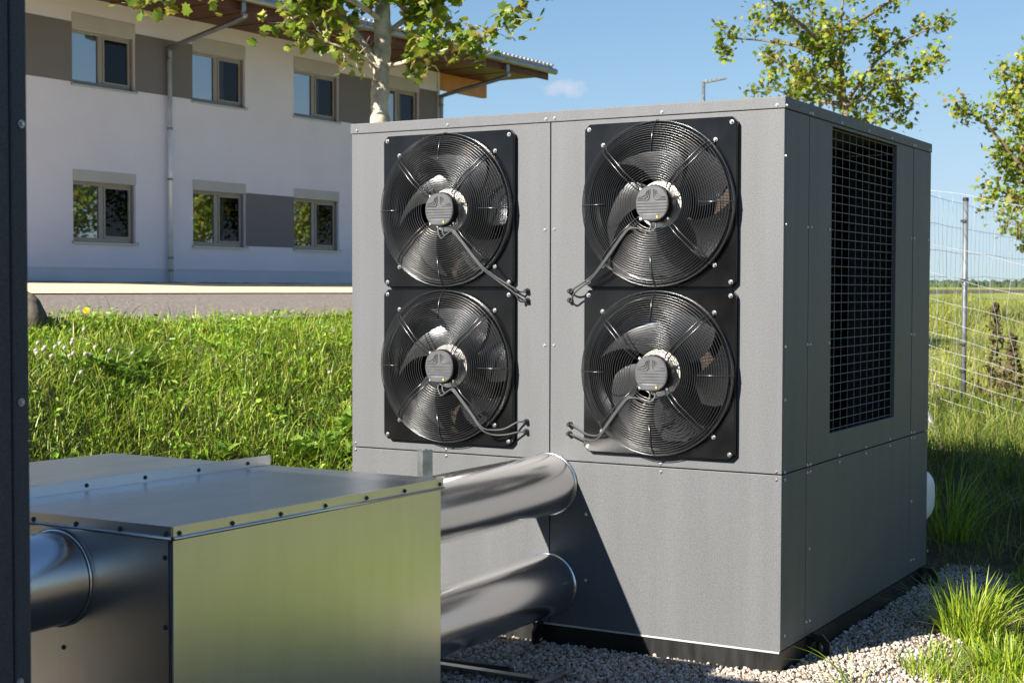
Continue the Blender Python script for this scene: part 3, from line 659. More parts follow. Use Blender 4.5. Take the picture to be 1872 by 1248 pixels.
def window(s, z0, z1, zb, up):
    H = z1-z0; b = MB(); f = .062; o1, o0 = -.10, -.155
    ms = s+WW*.495
    for (a0, a1, c0, c1_) in ((s, s+f, z0, z1), (s+WW-f, s+WW, z0, z1), (s+f, s+WW-f, z1-f, z1), (s+f, s+WW-f, z0, z0+f+.03), (ms-.055, ms+.055, z0+f+.03, z1-f)): fbox(a0, a1, o0, o1, c0, c1_, b)
    w = b.build('window', M['frame'], bd, bevel=.006)
    b = MB()      # sash of the screened half, set forward
    x0, x1, y0, y1 = ms+.0555, s+WW-f-.0005, z0+f+.0305, z1-f-.0005; g = .035
    for (a0, a1, c0, c1_) in ((x0, x0+g, y0, y1), (x1-g, x1, y0, y1), (x0+g, x1-g, y1-g, y1), (x0+g, x1-g, y0, y0+g)): fbox(a0, a1, -.14, -.085, c0, c1_, b)
    b.build('screen_frame', M['frame'], w)
    def pane(a0, a1, c0, c1_, o, m): return link('pane', MB().add([fac(a0, o, c0)-bo, fac(a1, o, c0)-bo, fac(a1, o, c1_)-bo, fac(a0, o, c1_)-bo], [(0,1,2,3)]).mesh('pane', m), w)
    pane(s+f, ms-.055, z0+f+.03, z1-f, -.128, M['glass'])
    pane(x0+g, x1-g, y0+g, y1-g, -.112, M['screen'])
    def curtain(a0, a1, o):
        n = 60; vs = []; fs = []
        for k in range(n+1):
            a = a0+(a1-a0)*k/n; oo = o+.025*math.sin(k*1.05+s)+.012*math.sin(k*2.3); vs += [fac(a, oo, z0+.02)-bo, fac(a, oo, z1-.01)-bo]
        for k in range(n): fs.append((2*k, 2*k+2, 2*k+3, 2*k+1))
        MB().add(vs, fs).build('curtain', M['curtain'], w, smooth=True)
    curtain(s+.04, ms-.0, -.28); curtain(ms+.10, ms+(.42 if s > WS[0] else .20), -.30)
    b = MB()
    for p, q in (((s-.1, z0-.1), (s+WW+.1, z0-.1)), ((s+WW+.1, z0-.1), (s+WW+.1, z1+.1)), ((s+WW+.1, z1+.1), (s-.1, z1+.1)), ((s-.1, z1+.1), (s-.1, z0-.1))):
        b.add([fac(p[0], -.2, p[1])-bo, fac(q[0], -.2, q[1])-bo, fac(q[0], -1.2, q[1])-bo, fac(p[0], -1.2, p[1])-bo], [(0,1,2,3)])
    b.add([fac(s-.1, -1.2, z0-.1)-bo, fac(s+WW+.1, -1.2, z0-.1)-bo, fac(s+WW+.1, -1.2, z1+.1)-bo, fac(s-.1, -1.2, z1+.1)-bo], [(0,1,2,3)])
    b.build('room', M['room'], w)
    b = fbox(s-.025, s+WW+.025, -.19, .045, z0-.028, z0-.001); fbox(s-.03, s-.0255, -.02, .047, z0-.03, z0+.02, b); fbox(s+WW+.0255, s+WW+.03, -.02, .047, z0-.03, z0+.02, b); b.build('sill', M['sill'], w)
    fbox(s-.003, s+WW+.003, .001, .012, z1+.001, zb).build('shutter_box', M['shutter'], w)
    for a in (s+.012, s+WW-.012): fbox(a-.012, a+.012, -.085, -.05, z0, z1).build('shutter_rail', M['frame'], w)
for wv in wins: window(*wv)
# eaves and roof
EO, EZ, RE = 1.95, 6.80, None
RE = pxF(1012, 138, EO)[0]
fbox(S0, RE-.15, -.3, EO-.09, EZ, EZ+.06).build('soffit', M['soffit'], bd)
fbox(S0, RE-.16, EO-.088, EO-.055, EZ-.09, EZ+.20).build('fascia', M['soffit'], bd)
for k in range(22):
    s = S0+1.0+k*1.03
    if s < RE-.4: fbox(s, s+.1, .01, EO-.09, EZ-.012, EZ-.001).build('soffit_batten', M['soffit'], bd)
b = MB(); pit = math.tan(math.radians(9))
b.hexa([fac(s, o, EZ+.20+(EO-o)*pit+e)-bo for e in (0, .06) for s, o in ((S0, EO-.02), (RE, EO-.02), (RE, -5), (S0, -5))]); b.build('roof', M['tile'], bd)
b = MB(); n_ = int((RE-S0)/.178)
for k in range(n_):
    s = S0+.09+k*.178; vs = []
    for o_, lift in ((EO+.045, .0), (EO-.4, .07)):
        for a in np.linspace(0, math.pi, 6): vs.append(fac(s+.07*math.cos(a), o_, EZ+.262+lift+.045*math.sin(a))-bo)
    fs = [(i, i+1, i+7, i+6) for i in range(5)]+[tuple(range(5, -1, -1))]
    b.add(vs, fs)
o = b.build('roof_tiles', M['tile'], bd); o['kind'] = 'stuff'
g = [fac(S0, EO+.03, EZ+.13)-bo, fac(RE+.04, EO+.03, EZ+.13)-bo]
MB().tube(g, .075, 14).build('gutter', M['gutter'], bd, smooth=True)
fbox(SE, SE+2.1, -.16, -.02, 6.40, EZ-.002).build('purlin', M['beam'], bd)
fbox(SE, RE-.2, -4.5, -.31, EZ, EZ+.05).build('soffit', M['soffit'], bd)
def downpipe(s_out, s_wall, z_el, zb):
    P = [(s_out, EO+.02, EZ+.06), (s_out, EO+.02, EZ-.14), (s_out, EO-.08, EZ-.26), (s_wall*.94+s_out*.06, .22, z_el+.06), (s_wall, .10, z_el-.03), (s_wall, .09, z_el-.2)]
    Q = smooth_path([fac(*p)-bo for p in P], 5); MB().tube(Q, .05, 12).build('downpipe', M['gutter'], bd, smooth=True)
    o = MB().tube([fac(s_wall, .09, z_el-.15)-bo, fac(s_wall, .09, zb)-bo], .046, 12).build('downpipe', M['pipe'], bd, smooth=True)
    for z in (z_el-.19, 4.6, 3.62, 2.1, 1.85):
        MB().tube([fac(s_wall, .09, z-.02)-bo, fac(s_wall, .09, z+.02)-bo], .056, 12).build('pipe_collar', M['gutter'], o, smooth=True)
downpipe(pxF(443, 30, EO)[0], 15.70, 6.12, 1.5); downpipe(pxF(926, 125, EO)[0], SE-.06, 6.18, 1.5)
# drip strip of dark chippings at the wall foot
xs = np.linspace(0, 1, 5)
V = []; nS = 140; sv = np.linspace(S0, 30, nS)
for i, s in enumerate(sv):
    for q in xs:
        P = fac(s, .02+q*1.0, 0); hgt = 1.575+.035*(random.random())*(1 if 0 < q < 1 else .3)+.02; V.append((P[0], P[1], max(hgt, land1(P[0], P[1])+.02)))
i = (np.arange(nS-1)[:, None]*5+np.arange(4)[None]).ravel()
kind(link('wall_strip', npmesh('wall_strip', np.array(V), [np.stack([i, i+1, i+6, i+5], -1)], M['strip'])), 'structure')

# ------------------------------------------------------------------ scatter helpers
def blades(name, xy, h, w, lean=.55, m='grass', z=None, seg=3, aim=None):
    n = len(xy); h = h*np.ones(n); x, y = xy[:, 0], xy[:, 1]; z0 = land(x, y)-.01 if z is None else z
    az = rng.uniform(0, 2*np.pi, n) if aim is None else aim; le = np.abs(rng.normal(0, lean, n))+.12
    fa = az+np.pi/2+rng.normal(0, .6, n)
    ts = np.linspace(0, 1, seg+1); V = np.zeros((n, 2*seg+1, 3))
    for k, t in enumerate(ts):
        out = h*le*t**1.8; up = h*(t-.28*np.clip(le, 0, 1.6)*t**2.2)
        cx, cy, cz = x+out*np.cos(az), y+out*np.sin(az), z0+up
        hw = w*.5*(1-.55*t**1.5)
        if k < seg:
            V[:, 2*k] = np.stack([cx-hw*np.cos(fa), cy-hw*np.sin(fa), cz], -1); V[:, 2*k+1] = np.stack([cx+hw*np.cos(fa), cy+hw*np.sin(fa), cz], -1)
        else: V[:, 2*seg] = np.stack([cx, cy, cz], -1)
    base = (np.arange(n)*(2*seg+1))[:, None]
    F = [base+np.array([[2*k, 2*k+1, 2*k+3, 2*k+2]]) for k in range(seg-1)]+[base+np.array([[2*seg-2, 2*seg-1, 2*seg]])]
    return npmesh(name, V.reshape(-1, 3), F, M[m], True)
def patch(n, x0, x1, y0, y1, clump=0.5, keep=None):
    P = np.stack([rng.uniform(x0, x1, n), rng.uniform(y0, y1, n)], -1)
    f = .5+.5*np.sin(P[:, 0]*4.1+2*np.sin(P[:, 1]*3.3))*np.cos(P[:, 1]*5.3+1.7*np.sin(P[:, 0]*2.9))
    k = rng.uniform(0, 1, n) < (1-clump+clump*f)
    if keep is not None: k &= keep(P)
    return P[k]
# the bank behind the duct box
P = patch(105000, -3.75, -.42, -1.6, 6.2, .45, lambda P: rng.uniform(0, 1, len(P)) > sstep(-P[:, 0], 3.1, 3.8)*.92)
hh = rng.gamma(3, .026, len(P))*(.75+.5*np.sin(P[:, 0]*3.1+1.3*np.sin(P[:, 1]*2.2))**2)*(1-.35*sstep(-P[:, 0], 2.2, 3.6))+.03
kind(link('bank_grass', blades('bank_grass', P, hh, rng.uniform(.003, .0085, len(P)), .85)), 'stuff', 'lush green meadow grass on the bank', 'grass')
def herbs(name, P, hmax, s0, s1, m='herb'):
    n = len(P); z = land(P[:, 0], P[:, 1])+rng.uniform(.01, 1, n)**1.2*hmax
    nr = rng.normal(size=(n, 3))*.55+np.array([-.1, -.35, .8]); nr /= np.linalg.norm(nr, axis=1)[:, None]
    t = rng.normal(size=(n, 3)); t -= nr*np.sum(t*nr, 1)[:, None]; t /= np.linalg.norm(t, axis=1)[:, None]; sd = np.cross(t, nr); L = rng.uniform(s0, s1, n)[:, None]; w = L*rng.uniform(.28, .5, (n, 1)); c = np.stack([P[:, 0], P[:, 1], z], -1)
    V = np.stack([c-t*L*.5, c-t*L*.1+sd*w*.5+nr*L*.06, c+t*L*.22+sd*w*.42+nr*L*.06, c+t*L*.5-nr*L*.08, c+t*L*.22-sd*w*.42+nr*L*.06, c-t*L*.1-sd*w*.5+nr*L*.06], 1)
    b = (np.arange(n)*6)[:, None]
    return npmesh(name, V.reshape(-1, 3), [b+np.array([[0, 1, 2, 3]]), b+np.array([[0, 3, 4, 5]])], M[m], False)
P = patch(26000, -3.5, -.5, -1.4, 6.0, .9)
kind(link('bank_herbs', herbs('bank_herbs', P, .10, .018, .055)), 'stuff', 'clover and small leafy herbs among the bank grass', 'herbs')
# right of the gravel and behind the cabinet
P = patch(36000, 2.42, 4.6, -.6, 3.0, .5, lambda P: P[:, 0] > 2.56-.13*P[:, 1]+.10*np.sin(P[:, 1]*6)+rng.normal(0, .05, len(P)))
kind(link('verge_grass', blades('verge_grass', P, rng.gamma(4, .014, len(P))+.015, rng.uniform(.003, .006, len(P)), .6)), 'stuff', 'short bright grass along the gravel edge', 'grass')
P = patch(60000, -1.5, 4.2, 2.75, 8.5, .55, lambda P: rng.uniform(0, 1, len(P)) < .22+.7*sstep(P[:, 1], 3.3, 4.6))
kind(link('tall_grass', blades('tall_grass', P, rng.gamma(6, .024, len(P))+.03, rng.uniform(.004, .008, len(P)), .7, 'rough')), 'stuff', 'tall rough grass behind the heat pump', 'grass')
P = patch(90000, -9, 5, 8.5, 42, .3, lambda P: (P[:, 0] > 3.4-.34*(P[:, 1]+5.6)) & (P[:, 0] < 5.2-.14*(P[:, 1]+5.6)) & (P[:, 0] > -3.2-.12*(P[:, 1]-8)))
kind(link('meadow_grass', blades('meadow_grass', P, rng.gamma(7, .030, len(P))+.05, .008+.00055*P[:, 1], .5, 'fieldgrass', seg=2)), 'stuff', 'sunlit yellow green meadow beyond the fence', 'grass')
kind(sheet('meadow', axis_lines(-60, 40, 4, 1500), np.concatenate([np.arange(9, 60, 3), np.geomspace(64, 1500, 26)]), .02, ramp_mat('meadow_ground', [(.3, (.17, .22, .03)), (.5, (.25, .27, .045)), (.7, (.33, .30, .08))], .95, src='noise', nscale=.12, bump=.5, bscale=1.5)), 'structure')

P = patch(9000, 1.7, 4.2, 2.25, 3.9, .6, lambda P: P[:, 1] > 2.45-.25*(P[:, 0]-2.1))
kind(link('grass_litter', blades('grass_litter', P, rng.uniform(.03, .13, len(P)), rng.uniform(.002, .006, len(P)), 1.5, 'litter')), 'stuff', 'dry straw and thin new grass on the bare soil', 'straw')
# ------------------------------------------------------------------ pebbles
def pebbles(n, area):
    t = (1+5**.5)/2; ico = np.array([(-1,t,0),(1,t,0),(-1,-t,0),(1,-t,0),(0,-1,t),(0,1,t),(0,-1,-t),(0,1,-t),(t,0,-1),(t,0,1),(-t,0,-1),(-t,0,1)], float); ico /= np.linalg.norm(ico[0])
    F0 = np.array([(0,11,5),(0,5,1),(0,1,7),(0,7,10),(0,10,11),(1,5,9),(5,11,4),(11,10,2),(10,7,6),(7,1,8),(3,9,4),(3,4,2),(3,2,6),(3,6,8),(3,8,9),(4,9,5),(2,4,11),(6,2,10),(8,6,7),(9,8,1)])
    P = area(n); n = len(P)
    r = np.clip(rng.lognormal(math.log(.0066), .30, n), .004, .016)
    V = ico[None]*(1+rng.normal(0, .13, (n, 12, 1)))*np.stack([rng.uniform(.8, 1.35, n), rng.uniform(.75, 1.1, n), rng.uniform(.55, .9, n)], -1)[:, None]
    q = rng.normal(size=(n, 4)); q[:, 1:3] *= .5; q /= np.linalg.norm(q, axis=1)[:, None]; w, x, y, z = q.T
    R = np.stack([np.stack([1-2*(y*y+z*z), 2*(x*y-z*w), 2*(x*z+y*w)], -1), np.stack([2*(x*y+z*w), 1-2*(x*x+z*z), 2*(y*z-x*w)], -1), np.stack([2*(x*z-y*w), 2*(y*z+x*w), 1-2*(x*x+y*y)], -1)], 1)
    V = np.einsum('nij,nkj->nki', R, V)*r[:, None, None]
    V[:, :, 0] += P[:, 0:1]; V[:, :, 1] += P[:, 1:2]; V[:, :, 2] += (land(P[:, 0], P[:, 1])+.004+r*.35+rng.uniform(0, .009, n))[:, None]
    return npmesh('pebbles', V.reshape(-1, 3), [((np.arange(n)*12)[:, None, None]+F0[None]).reshape(-1, 3)], M['stone'], False)
def area(n):
    a = np.stack([rng.uniform(.2, 3.0, n), rng.uniform(-1.15, 2.6, n)], -1); x, y = a.T
    k = ~((x < W+.0) & (y > -.002)) & (x < 2.60-.13*y+.10*np.sin(y*6)+rng.normal(0, .07, n)) & ((y > -.85) | (rng.uniform(0, 1, n) < .4))
    return a[k]
kind(link('pebbles', pebbles(74000, area)), 'stuff', 'cream and brown pebbles spread round the heat pump', 'gravel')

# ------------------------------------------------------------------ plants one can count
def tuft(px, py, n, h, spread, label, grp=None, droop=.8):
    B = pxG(px, py); a = rng.uniform(0, 2*np.pi, n); rr = spread*np.sqrt(rng.uniform(0, 1, n))
    xy = np.stack([B[0]+rr*np.cos(a), B[1]+rr*np.sin(a)], -1)
    me = blades('grass_tuft', xy, rng.uniform(.45, 1.0, n)*h, rng.uniform(.004, .008, n), droop*.75, aim=a+rng.normal(0, .5, n), seg=5)
    me.transform(Matrix.Translation(-Vector(B))); o = link('grass_tuft', me, None, B); return tag(o, label, 'grass', grp)
tuft(1772, 1172, 420, .36, .12, 'big bushy tuft of sunlit grass at the gravel edge')
tuft(1846, 1226, 420, .18, .16, 'low dense cushion of grass at the edge of the pebbles, ahead of the big tuft')
tuft(1700, 1236, 160, .13, .12, 'small patch of short grass sprouting through sunlit pebbles')
tuft(1565, 1262, 16, .26, .06, 'sparse dark sprig of a few blades rising from sunlit pebbles', None, 1.0)
tuft(1742, 985, 120, .55, .16, 'shaded tall grass clump beside the white housing of the heat pump')
def lance(L, wd, curl, lob=0.0):
    vs = []; fs = []; n = 7
    for i in range(n+1):
        t = i/n; w_ = wd*math.sin(math.pi*min(t*1.02+.03, 1))**.8*(1+lob*(1 if i % 2 else -1)); x = L*t; z = L*(curl*t-curl*1.15*t*t)
        vs += [(x, -w_, z+.25*w_), (x, 0, z), (x, w_, z+.25*w_)]
    for i in range(n):
        for k in range(2): fs.append((i*3+k, i*3+k+1, i*3+k+4, i*3+k+3))
    return MB().add(vs, fs).mesh('leaf', M['weed'], True)
LANCES = [lance(.16, .026, .5), lance(.12, .03, .35), lance(.19, .024, .8, .35), lance(.15, .030, .6, .4)]
def weed(px, py, n, sc, label, kinds=(0, 1), tilt=.7, grp=None):
    B = pxG(px, py); e = tag(empty('weed', B), label, 'weed', grp)
    for k in range(n):
        o = link('leaf', LANCES[random.choice(kinds)], e, (0, 0, .01)); o.rotation_euler = (random.uniform(-.4, .4), -random.uniform(.2, tilt+.5), k*6.28/n+random.uniform(-.4, .4)); o.scale = (sc*random.uniform(.7, 1.2),)*3
    return e
G1 = 'broad leaved weeds along the foot of the bank'
for (px, py, n, sc, ks) in ((408, 842, 7, 1.0, (0, 1)), (268, 838, 5, .8, (0, 1)), (360, 846, 4, .7, (1,)), (545, 845, 12, 1.15, (1, 3)), (590, 825, 12, 1.1, (2, 3)), (632, 800, 12, 1.2, (0, 3)), (610, 850, 10, 1.2, (1, 3)), (640, 850, 9, 1.0, (0, 1))):
    weed(px, py, n, sc, 'broad leaved weed at the bank foot showing above the duct box lid', ks, .8, G1)
G2 = 'jagged dark leaved weeds on the bank'
for (px, py, n) in ((205, 690, 12), (255, 680, 12), (230, 705, 9), (170, 680, 8)):
    weed(px, py, n, .95, 'dark jagged leaved weed in the middle of the grassy bank', (2, 3), .6, G2)
G3 = 'upright leaved weeds by the boulder'
for (px, py) in ((66, 612), (84, 606), (58, 630)): weed(px, py, 7, .75, 'glossy upright weed growing beside the brown boulder', (0, 1), 1.0, G3)
for (px, py) in ((330, 650), (380, 640), (420, 690), (480, 660), (300, 760), (560, 700), (620, 640)): weed(px, py, 8, .6, 'small leafy weed among the sunlit bank grass', (1, 3), .8, 'small leafy weeds in the bank grass')
headb = MB()
for k in range(46):
    z = 1-2*(k+.5)/46; a = k*2.39996; r = math.sqrt(1-z*z); c = np.array([r*math.cos(a), r*math.sin(a), z])*.0105; d_ = c/np.linalg.norm(c); t_ = np.cross(d_, [.3, .2, .9]); t_ /= np.linalg.norm(t_)
    headb.add([c*.5-t_*.0028, c*.5+t_*.0028, c+d_*.004+t_*.0012, c+d_*.004-t_*.0012], [(0,1,2,3)])
headb.lathe([(.002, -.009), (.0085, -.005), (.0105, 0), (.0085, .005), (.002, .009)], 8, 'z')
HEAD = headb.mesh('flower_head', M['clover']); STEM = MB().tube([(0,0,-.17), (.006,0,-.08), (0,0,0)], .0012, 5).mesh('stem', M['stem'])
for (px, py) in ((69,626),(65,640),(67,645),(82,634),(79,638),(110,627),(101,633),(118,635),(133,620),(131,626),(134,645),(127,650),(156,646),(163,648),(153,602),(174,634),(200,640),(242,645),(94,650),(148,680),(602,680),(610,605)):
    B = pxG(px, py, .15); e = tag(empty('clover_flower', (B[0], B[1], B[2]-.15)), 'white clover head standing in the bank grass', 'flower', 'white clover flowers on the bank')
    link('flower_head', HEAD, e, (0, 0, .15)); o = link('stem', STEM, e, (0, 0, .15))
B = pxG(158, 568, .20); e = tag(empty('dandelion', (B[0], B[1], B[2]-.2)), 'yellow dandelion flower standing above the bank grass', 'flower')
pb = MB()
for ring_, (nn, r0, el) in enumerate(((20, .022, .25), (16, .018, .6), (10, .012, 1.0))):
    for k in range(nn):
        a = 6.2832*k/nn+ring_*.2; c, s_ = math.cos(a), math.sin(a); pb.add([(0.003*c-.002*s_, .003*s_+.002*c, 0), (.003*c+.002*s_, .003*s_-.002*c, 0), (r0*c+.002*s_, r0*s_-.002*c, r0*el), (r0*c-.002*s_, r0*s_+.002*c, r0*el)], [(0,1,2,3)])
o = pb.build('flower_head', M['yellow'], e, loc=(0, 0, .2)); o.rotation_euler = (.9, 0, .5)
MB().tube([(-.07,0,-.02), (-.04,0,.08), (-.01,0,.17), (0,0,.2)], .0022, 6).build('stem', M['stem'], e)
# boulder at the left end of the bank
B = pxG(40, 606); bb_ = MB(); vs = []; nu, nv = 14, 20
for i in range(nu+1):
    th = math.pi*i/nu
    for k in range(nv):
        ph = 2*math.pi*k/nv; rr = 1+.10*math.sin(3*ph+2*th)+.07*math.sin(5*ph-3*th)
        vs.append((.18*rr*math.sin(th)*math.cos(ph), .16*rr*math.sin(th)*math.sin(ph), .04+.19*rr*math.cos(th)))
fs = [(i*nv+k, i*nv+(k+1) % nv, (i+1)*nv+(k+1) % nv, (i+1)*nv+k) for i in range(nu) for k in range(nv)]
tag(bb_.add(vs, fs).build('boulder', M['rock'], smooth=True, loc=B), 'brown rounded boulder on top of the bank next to the dark cabinet edge', 'boulder')
# dried dock plant beyond the fence
for (px, py, h, lab) in ((1818, 742, 1.0, 'tall brown dried dock plant with a high spike beyond the fence'), (1850, 748, .72, 'shorter brown dried dock plant with a blunt top beyond the fence')):
    B = pxG(px, py); e = tag(empty('dock_plant', B), lab, 'plant'); h_ = h*(960/ max(1, 1))*0.00078 if False else h*.95
    MB().tube([(0,0,-.03), (.02,0,h_*.5), (0,.02,h_)], .006, 6).build('stem', M['dock'], e)
    n = 300; t = rng.uniform(.05, 1, n); a = rng.uniform(0, 6.28, n); r = .15*(1.08-t)*rng.uniform(.1, 1, n)+.012
    C = np.stack([r*np.cos(a), r*np.sin(a), h_*t+.05*rng.normal(size=n)*(1-t)], -1); u = rng.normal(size=(n, 3)); u /= np.linalg.norm(u, axis=1)[:, None]; v = np.cross(u, rng.normal(size=(n, 3))); v /= np.linalg.norm(v, axis=1)[:, None]
    sz = rng.uniform(.012, .035, (n, 1)); V = np.stack([C-u*sz-v*sz*.5, C+u*sz-v*sz*.5, C+u*sz+v*sz*.5, C-u*sz+v*sz*.5], 1).reshape(-1, 3)
    o = link('foliage', npmesh('foliage', V, [np.arange(4*n).reshape(-1, 4)], M['dock']), e); o['kind'] = 'stuff'

# ------------------------------------------------------------------ fences
def wire(name, P, r, parent, m): return MB().tube(P, r, 5).build(name, m, parent, smooth=True)
M['fwire'] = mat('galvanised_wire', (.40, .40, .38), .5, .5); M['post'] = mat('steel_post', (.20, .215, .22), .5, .5, var=.3, vscale=7)
fa = tag(empty('fence', (1.1, 7.2, .3)), 'slack bright wire mesh fence sloping down the bank behind the heat pump', 'fence')
fo = np.array([1.1, 7.2, .3])
def fa_top(x): return 2.27-.205*(x-1.15)
def fa_bot(x): return .33-.33*(x-1.15)*(1 if x < 1.7 else .6)
LV = [0, .045, .09, .145, .20, .255, .31, .37, .435, .52, .63, .76, 1.0]
for q in LV:
    P = [(x-fo[0], .02*math.sin(x*2+q*7), fa_bot(x)+(fa_top(x)-fa_bot(x))*q+.007*math.sin(x*9+q*30)-fo[2]) for x in np.linspace(-.6, 2.6, 50)]
    wire('line_wire', P, .0020, fa, M['fwire'])
for k in range(21):
    x = -.55+k*.152; P = []
    for t in np.linspace(0, 1, 26):
        xx = x+.05*(t-.5)*math.sin(k*1.7)+.022*math.sin(t*17+k*2.1)+.03*math.sin(t*6+k); P.append((xx-fo[0], .015*math.sin(t*9+k), fa_bot(xx)+(fa_top(xx)-fa_bot(xx))*t-fo[2]))
    wire('stay_wire', P, .0017, fa, M['fwire'])
MB().tube([(.35-fo[0], .04, -.2), (.35-fo[0], .04, 2.15)], .024, 12).build('post', M['post'], fa, smooth=True)
A_, B_ = pxP(1692, 750, 1, 6.5), pxP(1740, 856, 1, 5.9)
MB().tube([(.37-fo[0], .03, 1.0), A_-fo, B_-fo], .026, 10).build('brace', M['fwire'], fa, smooth=True)
f2 = tag(empty('fence', (.65, 8.75, .5)), 'grey wire mesh fence with a round steel post running out along the meadow', 'fence')
go = np.array([.65, 8.75, .5])
def fb_top(y): return 2.31-.012*(y-8.75)
def fb_h(y): return land1(.65, y)+.05
for i in range(9):
    q = i/8; P = [(.0, y-go[1], fb_h(y)+(fb_top(y)-fb_h(y))*q+.004*math.sin(y*5+i)-go[2]) for y in np.linspace(6.4, 34, 60)]
    wire('line_wire', P, .0020, f2, M['post'])
for k in range(95):
    y = 6.5+k*.155+ (0 if k < 70 else (k-70)*.25); z0, z1 = fb_h(y), fb_top(y); P = [(.008*math.sin(t*9+k), y-go[1]+.016*math.sin(t*8+k*.9), z0+(z1-z0)*t-go[2]) for t in np.linspace(0, 1, 9)]
    wire('stay_wire', P, .0017, f2, M['post'])
for y in (8.75, 15.2, 22.0):
    p = MB().tube([(.03, y-go[1], fb_h(y)-.4-go[2]), (.03, y-go[1], fb_top(y)+.03-go[2])], .025, 14).build('post', M['post'], f2, smooth=True)
    MB().lathe([(.028, 0), (.028, .025), (.02, .032)], 14, 'z', c=(.03, y-go[1], fb_top(y)+.028-go[2]), cap0=True, cap1=True).build('post_cap', M['rubber'], p)
    for z in (2.15, 1.6, 1.0, .75): MB().box(-.006, .04, y-go[1]-.036, y-go[1]-.022, z-.012-go[2], z+.012-go[2]).build('wire_clip', M['rubber'], p)

# ------------------------------------------------------------------ street lamp
zl = 40.0; Pb = pxD(1286, 150, zl); gz = land1(Pb[0], Pb[1])
lm = tag(empty('street_lamp', (Pb[0], Pb[1], gz)), 'slim grey street lamp with flat head showing above the heat pump lid', 'street lamp')
hgt = Pb[2]-gz; MB().tube([(0,0,-.1), (0,0,hgt*.5), (0,0,hgt)], [.075, .06, .045], 12).build('pole', M['zinc'], lm, smooth=True)
e1 = pxD(1289, 150, zl)-Pb; e2 = pxD(1328, 144, zl)-Pb; w_ = np.cross(e2-e1, [0,0,1]); w_ = w_/np.linalg.norm(w_)*.11; up_ = np.array([0,0,.045]); off_ = np.array([0,0,hgt])
MB().hexa([e1-w_*.6-up_+off_, e2-w_-up_*.3+off_, e2+w_-up_*.3+off_, e1+w_*.6-up_+off_, e1-w_*.6+up_+off_, e2-w_+up_*.4+off_, e2+w_+up_*.4+off_, e1+w_*.6+up_+off_]).build('lamp_head', M['zinc'], lm, bevel=.01)

# ------------------------------------------------------------------ trees
LEAF2 = np.array([(0,0),(.16,.02),(.36,-.14),(.40,.10),(.62,.16),(.46,.38),(.56,.62),(.30,.62),(0,1.0),(-.30,.62),(-.56,.62),(-.46,.38),(-.62,.16),(-.40,.10),(-.36,-.14),(-.16,.02)])
LEAF3 = np.stack([LEAF2[:, 0], LEAF2[:, 1]-.1, -.22*np.abs(LEAF2[:, 0])+.10*LEAF2[:, 1]*(1-LEAF2[:, 1])], -1)
LEAFV = np.concatenate([LEAF3, [[0, .28, .02]]]); LEAFF = np.array([(16, i, (i+1) % 16) for i in range(16)])
def leaf_cloud(name, C, size, m, outdir=None):
    n = len(C); nrm = rng.normal(size=(n, 3))*.8+np.array([-.15, -.35, .75]); nrm /= np.linalg.norm(nrm, axis=1)[:, None]
    t = rng.normal(size=(n, 3))+np.array([0, 0, -.5]); t -= nrm*np.sum(t*nrm, 1)[:, None]; t /= np.linalg.norm(t, axis=1)[:, None]; s = np.cross(t, nrm)
    L = LEAFV[None]*size[:, None, None]
    V = C[:, None]+L[:, :, 0:1]*s[:, None]+L[:, :, 1:2]*t[:, None]+L[:, :, 2:3]*nrm[:, None]
    return npmesh(name, V.reshape(-1, 3), [((np.arange(n)*17)[:, None, None]+LEAFF[None]).reshape(-1, 3)], m, False), (s, t, nrm)
def grow(P0, d, L, r, depth, segs, tips, rnd, up=.15):
    """a limb with side shoots; collects (points, radii) and leaf sites"""
    pts = [np.array(P0, float)]; d = np.array(d, float); n = 5
    for i in range(n):
        d = d+rnd*rng.normal(size=3)+np.array([0, 0, up*.25]); d /= np.linalg.norm(d); pts.append(pts[-1]+d*L/n)
    segs.append((pts, [r*(1-.75*i/n) for i in range(n+1)]))
    if depth == 0:
        for i in range(1, n+1):
            for _ in range(2 if i < n else 3): tips.append(pts[i]+rng.normal(0, .05, 3))
        return
    for i in range(1, n+1):
        for _ in range(1 if i < n else 2):
            dd = d+rng.normal(0, .75, 3); dd /= np.linalg.norm(dd); grow(pts[i], dd, L*rng.uniform(.38, .6), r*.5*(1-.1*i), depth-1, segs, tips, rnd*1.15, up)
def limb_from(P, r0, r1, segs, tips, shoots, L, depth, rnd=.16, start=.25):
    Q = smooth_path(P, 4); n = len(Q); segs.append((Q, list(np.linspace(r0, r1, n))))
    for k in range(shoots):
        i = int(n*(start+(1-start)*(k+rng.uniform(0, 1))/shoots)); i = min(i, n-1); t = Q[min(i+1, n-1)]-Q[max(i-1, 0)]; t /= np.linalg.norm(t)+1e-9
        dd = t*.5+rng.normal(0, .65, 3); dd /= np.linalg.norm(dd); grow(Q[i], dd, L*rng.uniform(.6, 1.1), max(r1*.6, .006), depth, segs, tips, rnd)
    for _ in range(3): tips.append(Q[-1]+rng.normal(0, .04, 3))
def in_frame(P):
    d = P-CAM; z = d@FW; return np.stack([936+FPX*(d@RT)/z, 624-FPX*(d@UP)/z], -1)
